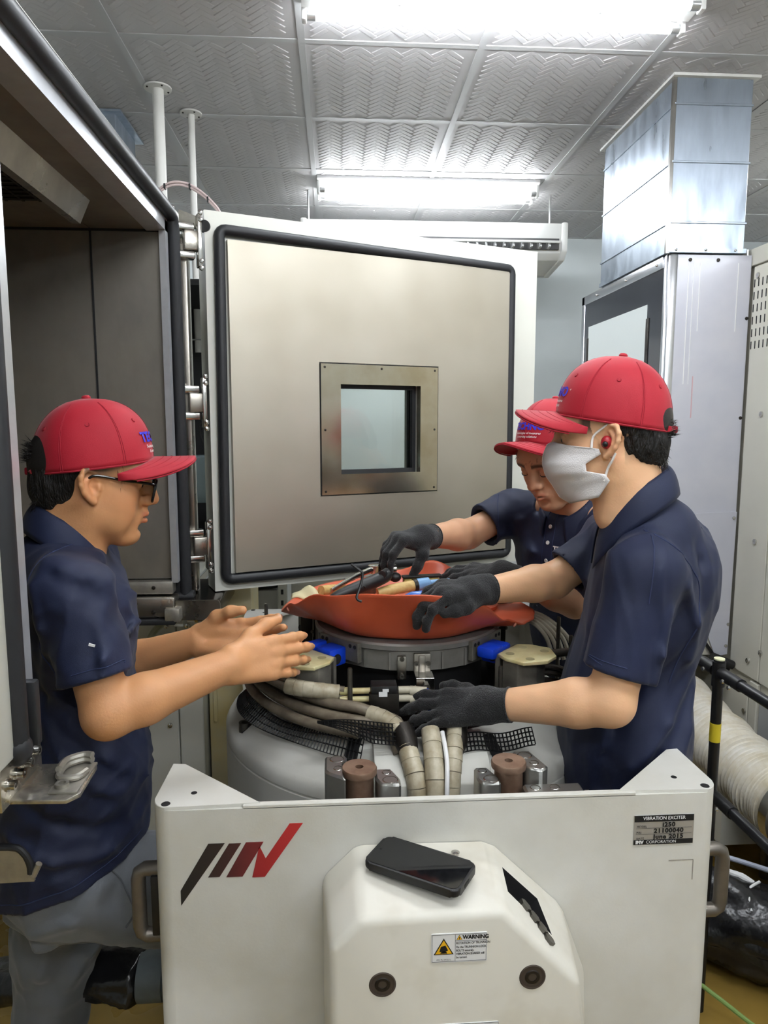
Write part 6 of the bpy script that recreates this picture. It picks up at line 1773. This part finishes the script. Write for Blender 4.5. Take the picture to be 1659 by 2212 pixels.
sculpt_obj('trousers', sc, .009, m_trous, P2, 2)
shoe(P2, (.70, 1.395, 0), (-1, 0, 0)); shoe(P2, (.70, 1.56, 0), (-1, .2, 0))
fc2 = nrmz((-.915, .40, .16)); FC2 = frame3(fc2, (0, 0, 1))
make_cap(P2, H2 + F2[2] * .030 + F2[0] * .000, FC2, .98, True, bend=.24)
hair_piece(P2, H2, F2, 1.02, None, 8, low=-.045)
rnd = np.random.RandomState(5)
bk = [H2 + -.104 * F2[0] + rnd.uniform(-.03, .03) * F2[1] + rnd.uniform(.0, .03) * F2[2] for _ in range(50)]
strands('hair_tuft', m_hair, P2, bk, [-F2[0] + .1 * F2[2]] * 50, .02, .0008, .5, 2, 2)
fr = [H2 + .098 * F2[0] + rnd.uniform(-.05, .05) * F2[1] + rnd.uniform(.036, .046) * F2[2] for _ in range(120)]
strands('fringe', m_hair, P2, fr, [F2[0] * .7 - .5 * F2[2]] * 120, .034, .0007, .4, 7, 1)
nk = [H2 + rnd.uniform(-.10, -.085) * F2[0] + rnd.uniform(-.05, .06) * F2[1] + rnd.uniform(-.055, .0) * F2[2] for _ in range(240)]
strands('hair_tuft', m_hair, P2, nk, [-.8 * F2[2] - .35 * F2[0]] * 240, .014, .0006, .4, 9, 1)
# mask
def HL2(f, l, u): return Vector(H2 + 1.02 * (f * F2[0] + l * F2[1] + u * F2[2]))
m_mask = M('white_mask_fabric', (226, 222, 222), .7, var=.05, vscale=30, bump=.25, bscale=500)
cen = [(.111, -.004), (.124, -.010), (.132, -.030), (.134, -.048), (.128, -.072), (.114, -.092), (.099, -.117), (.078, -.129)]
edge = [(.034, -.016), (.020, -.018), (.016, -.028), (.044, -.046), (.042, -.060), (.008, -.066), (.000, -.078), (.020, -.110)]
def mask_pt(u, v):
    x = (u - .5) * 2; i = v * (len(cen) - 1); a = int(min(i, len(cen) - 2)); t = i - a
    cf, cu = [cen[a][k] + (cen[a + 1][k] - cen[a][k]) * t for k in (0, 1)]
    ef, eu = [edge[a][k] + (edge[a + 1][k] - edge[a][k]) * t for k in (0, 1)]
    w = abs(x); e = w ** 1.6
    lw = (.080 if v < .75 else .080 - .010 * (v - .75) / .25)
    return HL2(cf + (ef - cf) * e, lw * math.copysign(math.sin(min(1, w) * PI / 2) ** .9, x), cu + (eu - cu) * w ** 1.2)
mk = MB(); mk.grid(mask_pt, 40, 28)
mask = mk.build('face_mask', m_mask, P2, smooth=True, solid=.0016); mask['label'] = 'white folded face mask with flat ear loops'
MB().tube([mask_pt(.5, i / 20) + Vector(F2[0]) * .001 for i in range(21)], .0014, n=6).build('centre_seam', m_whiteth, mask)
for y in (0, 1):
    s_ = -1 if y == 0 else 1
    MB().tube([mask_pt(float(y) * .94 + .03, .10), HL2(.030, s_ * .074, .006), HL2(.008, s_ * .082, .024), HL2(-.004, s_ * .086, .030)], .0024, n=6, smooth=4).build('ear_loop', m_whiteth, mask)
    MB().tube([mask_pt(float(y) * .94 + .03, .84), HL2(.004, s_ * .078, -.056), HL2(-.004, s_ * .084, -.040), HL2(-.010, s_ * .086, -.026)], .0024, n=6, smooth=4).build('ear_loop', m_whiteth, mask)
eb = MB().sphere(HL2(.006, .083, -.006), .0108, 16, 10, (1, 1, 1.2)).build('earbud', M('red_earplug', (150, 22, 34), .4), P2, smooth=True)
MB().sphere(HL2(.008, .0915, -.009), .0056, 14, 8).build('earbud_core', m_black, eb, smooth=True)
MB().sphere(HL2(-.002, .0795, -.0335), .0018, 10, 8).build('ear_stud', m_chrome, P2)

# ---------------------------------------------------------------- rear man (looking down, reaching in)
P3 = empty('person', (.80, 2.06, 0), 'man behind in red cap, facing camera and reaching into the dish', 'person')
H3 = V3(.586, 1.876, 1.508); ph3 = math.radians(-24)
F3 = frame3((-.843 * math.cos(ph3), -.537 * math.cos(ph3), math.sin(ph3)), (0, 0, 1))
sc = Sculpt(); head_ops(sc, H3, F3, 1., lids=True)
shR, elR, wrR = V3(.520, 2.095, 1.335), V3(.378, 2.03, 1.278), V3(.245, 1.875, 1.298)
shL, elL, wrL = V3(.735, 1.80, 1.315), V3(.615, 1.775, 1.135), V3(.450, 1.805, 1.205)
nb = V3(.645, 1.945, 1.37)
for a in (shR, shL): sc.cap(nb, a, .04, .045, .03)
arm(sc, shR, elR, wrR, (.040, .046, .045, .029)); arm(sc, shL, elL, wrL, (.040, .044, .042, .028))
sc.cap(wrR, wrR + .015 * nrmz(wrR - elR), .024, .016, .01); sc.cap(wrL, wrL + .015 * nrmz(wrL - elL), .024, .016, .01)
body3 = sculpt_obj('body', sc, .0024, m_skin_h, P3, 1, tone_fn(H3, F3, 1., (208, 160, 126), lip=(.92, .66, .66)))
for y in (-1, 1):
    q = [H3 + a * F3[0] + y * b * F3[1] + c * F3[2] for a, b, c in ((.0955, .020, -.0035), (.0985, .027, -.0058), (.0985, .034, -.0062), (.0965, .041, -.0052), (.0915, .047, -.0025))]
    MB().tube([Vector(p) for p in q], [.0008, .0013, .0014, .0013, .0008], n=6, smooth=3).build('eyelashes', m_hair, P3)
gloves(P3, wrR + V3(-.012, -.012, .0), V3(-.80, -.42, .05), V3(.10, -.10, .99), 'R', 1.0, wrR - elR, .03, curl=[(48, 30, 20), (52, 30, 20), (54, 30, 20), (50, 30, 20)], spread=(8, 2, -4, -10),
       thumb=[(.02, .022, -.012), (.036, .044, -.034), (.050, .050, -.062), (.060, .048, -.086)])
gloves(P3, wrL + V3(-.012, .004, .002), V3(-.93, .30, .02), V3(.0, -.25, .97), 'L', 1.02, wrL - elL, .03, curl=[(14, 18, 10), (14, 20, 10), (16, 20, 12), (18, 20, 12)], spread=(7, 2, -4, -10))
fT = nrmz((-.84, -.54, 0)); lT = nrmz((.54, -.84, 0)); FT = np.stack([fT, lT, V3(0, 0, 1)])
sc = Sculpt()
sc.ell((.668, 1.965, 1.23), (.115, .185, .16), .04, 'u', FT)
sc.ell((.725, 2.005, 1.05), (.125, .175, .22), .06, 'u', FT)
sc.ell((.69, 1.985, 1.31), (.085, .15, .10), .05, 'u', FT)
sc.cap((.74, 2.02, .98), (.78, 2.05, .72), .172, .182, .05, q=.74, axis=fT)
for a in (shR, shL): sc.cap(V3(.655, 1.955, 1.355), a, .056, .060, .05)
seR, seL = V3(.432, 2.055, 1.298), V3(.678, 1.79, 1.225)
sc.cap(shR, seR + nrmz(seR - shR) * .02, .066, .070, .03); sc.cap(shL, seL + nrmz(seL - shL) * .03, .062, .058, .03)
sc.cut(seR, seR - shR, .10); sc.cut(seL, seL - shL, .10)
sc.cap(seR - nrmz(seR - shR) * .03, seR + nrmz(seR - shR) * .05, .049, .056, .003, 's')
sc.half((.7, 2.0, .76), (0, 0, -1)); sc.cut(V3(.640, 1.928, 1.372), nrmz((-.42, -.28, .86)), .095, .01)
sc.ell((.672, 1.945, 1.36), (.068, .085, .05), .03, 'u', FT)
FOLD3 = [[(0.426, 1.348), (0.46, 1.295), (0.468, 1.229)], [(0.415, 1.229), (0.47, 1.162), (0.499, 1.054)], [(0.519, 1.321), (0.534, 1.241), (0.53, 1.161)], [(0.481, 1.255), (0.509, 1.175), (0.498, 1.094)], [(0.614, 1.254), (0.636, 1.186), (0.625, 1.106)]]
sc.disp = cloth_disp(31, .0024, 26, folds=FOLD3, famp=.0055)
s3 = sculpt_obj('shirt', sc, .0046, m_navy, P3, 2)
bv3 = bvh_of(s3)
FCo = frame3((-.80, -.51, -.35), (0, 0, 1))
make_collar(P3, V3(.645, 1.928, 1.358), FCo, r=.070, h=.040, fall=.056, tilt=.35, open_=.42, point=.03)
nf_ = Vector((-.843, -.537, 0)).normalized(); ex3 = Vector((.537, -.843, 0)).normalized()
def on_chest(a, z, off=.001):
    o = Vector((.628, 1.936, z)) + ex3 * a
    h = bv3.ray_cast(o + nf_ * .4, -nf_, .6)
    return (h[0] + h[1].normalized() * off, h[1]) if h[0] is not None else (o, nf_)
project_curve([on_chest(-.016, z)[0] for z in (1.36, 1.32, 1.28, 1.24, 1.20, 1.16)], -nf_, bv3, .0010, 'placket_edge', m_navy2, P3, .0004)
project_curve([on_chest(.016, z)[0] for z in (1.36, 1.32, 1.28, 1.24, 1.20, 1.16)], -nf_, bv3, .0010, 'placket_edge', m_navy2, P3, .0004)
for z in (1.316, 1.272, 1.222):
    p, n_ = on_chest(0, z, .0005)
    MB().lathe([(.0058, 0), (.0058, .0016), (.0048, .0024), (.003, .0018), (0, .0018)], p, 16, axis=n_).build('button', M('pearl_button', (226, 224, 220), .3), P3)
me = subdiv_mesh(text_mesh('TECHNO', .019, bold=.0009), 1)
link('lettering', project_mesh(me, Vector((.628, 1.936, 1.258)) + ex3 * .060 + nf_ * .1, ex3, Vector((0, 0, 1)), bv3, P3, .0015, .25), m_whiteth, P3, False)
project_curve([(.50, 1.9, 1.40), (.475, 1.9, 1.36), (.47, 1.9, 1.30), (.48, 1.9, 1.24)], (-.1, 1, 0), bv3, .0012, 'shoulder_seam', m_navy2, P3, .0004, reach=.3)
sc = Sculpt()
sc.ell((.78, 2.05, .76), (.125, .165, .14), .03, 'u', FT)
for q in (-.085, .085):
    b = V3(.80, 2.07, 0) + lT * q
    sc.cap(b + V3(0, 0, .72), b + V3(.02, .01, .40), .092, .075, .04); sc.cap(b + V3(.02, .01, .40), b + V3(.03, .02, .09), .074, .062, .03)
    shoe(P3, b + V3(.03, .02, 0), fT)
sculpt_obj('trousers', sc, .009, m_trous, P3, 2)
FC3 = frame3((-.843 * math.cos(math.radians(5)), -.537 * math.cos(math.radians(5)), math.sin(math.radians(5))), (0, 0, 1))
make_cap(P3, H3 + F3[2] * .034 + F3[0] * .004, FC3, .95, True, bend=.24)
hair_piece(P3, H3, F3, 1., None, 12)
fr = [H3 + (.096 - 6. * y * y + .004 * rnd.rand()) * F3[0] + y * F3[1] + rnd.uniform(.034, .046) * F3[2] for y in rnd.uniform(-.065, .065, 260)]
strands('fringe', m_hair, P3, fr, [F3[0] * .25 - .6 * F3[2]] * 260, .019, .0007, .5, 11, 1)
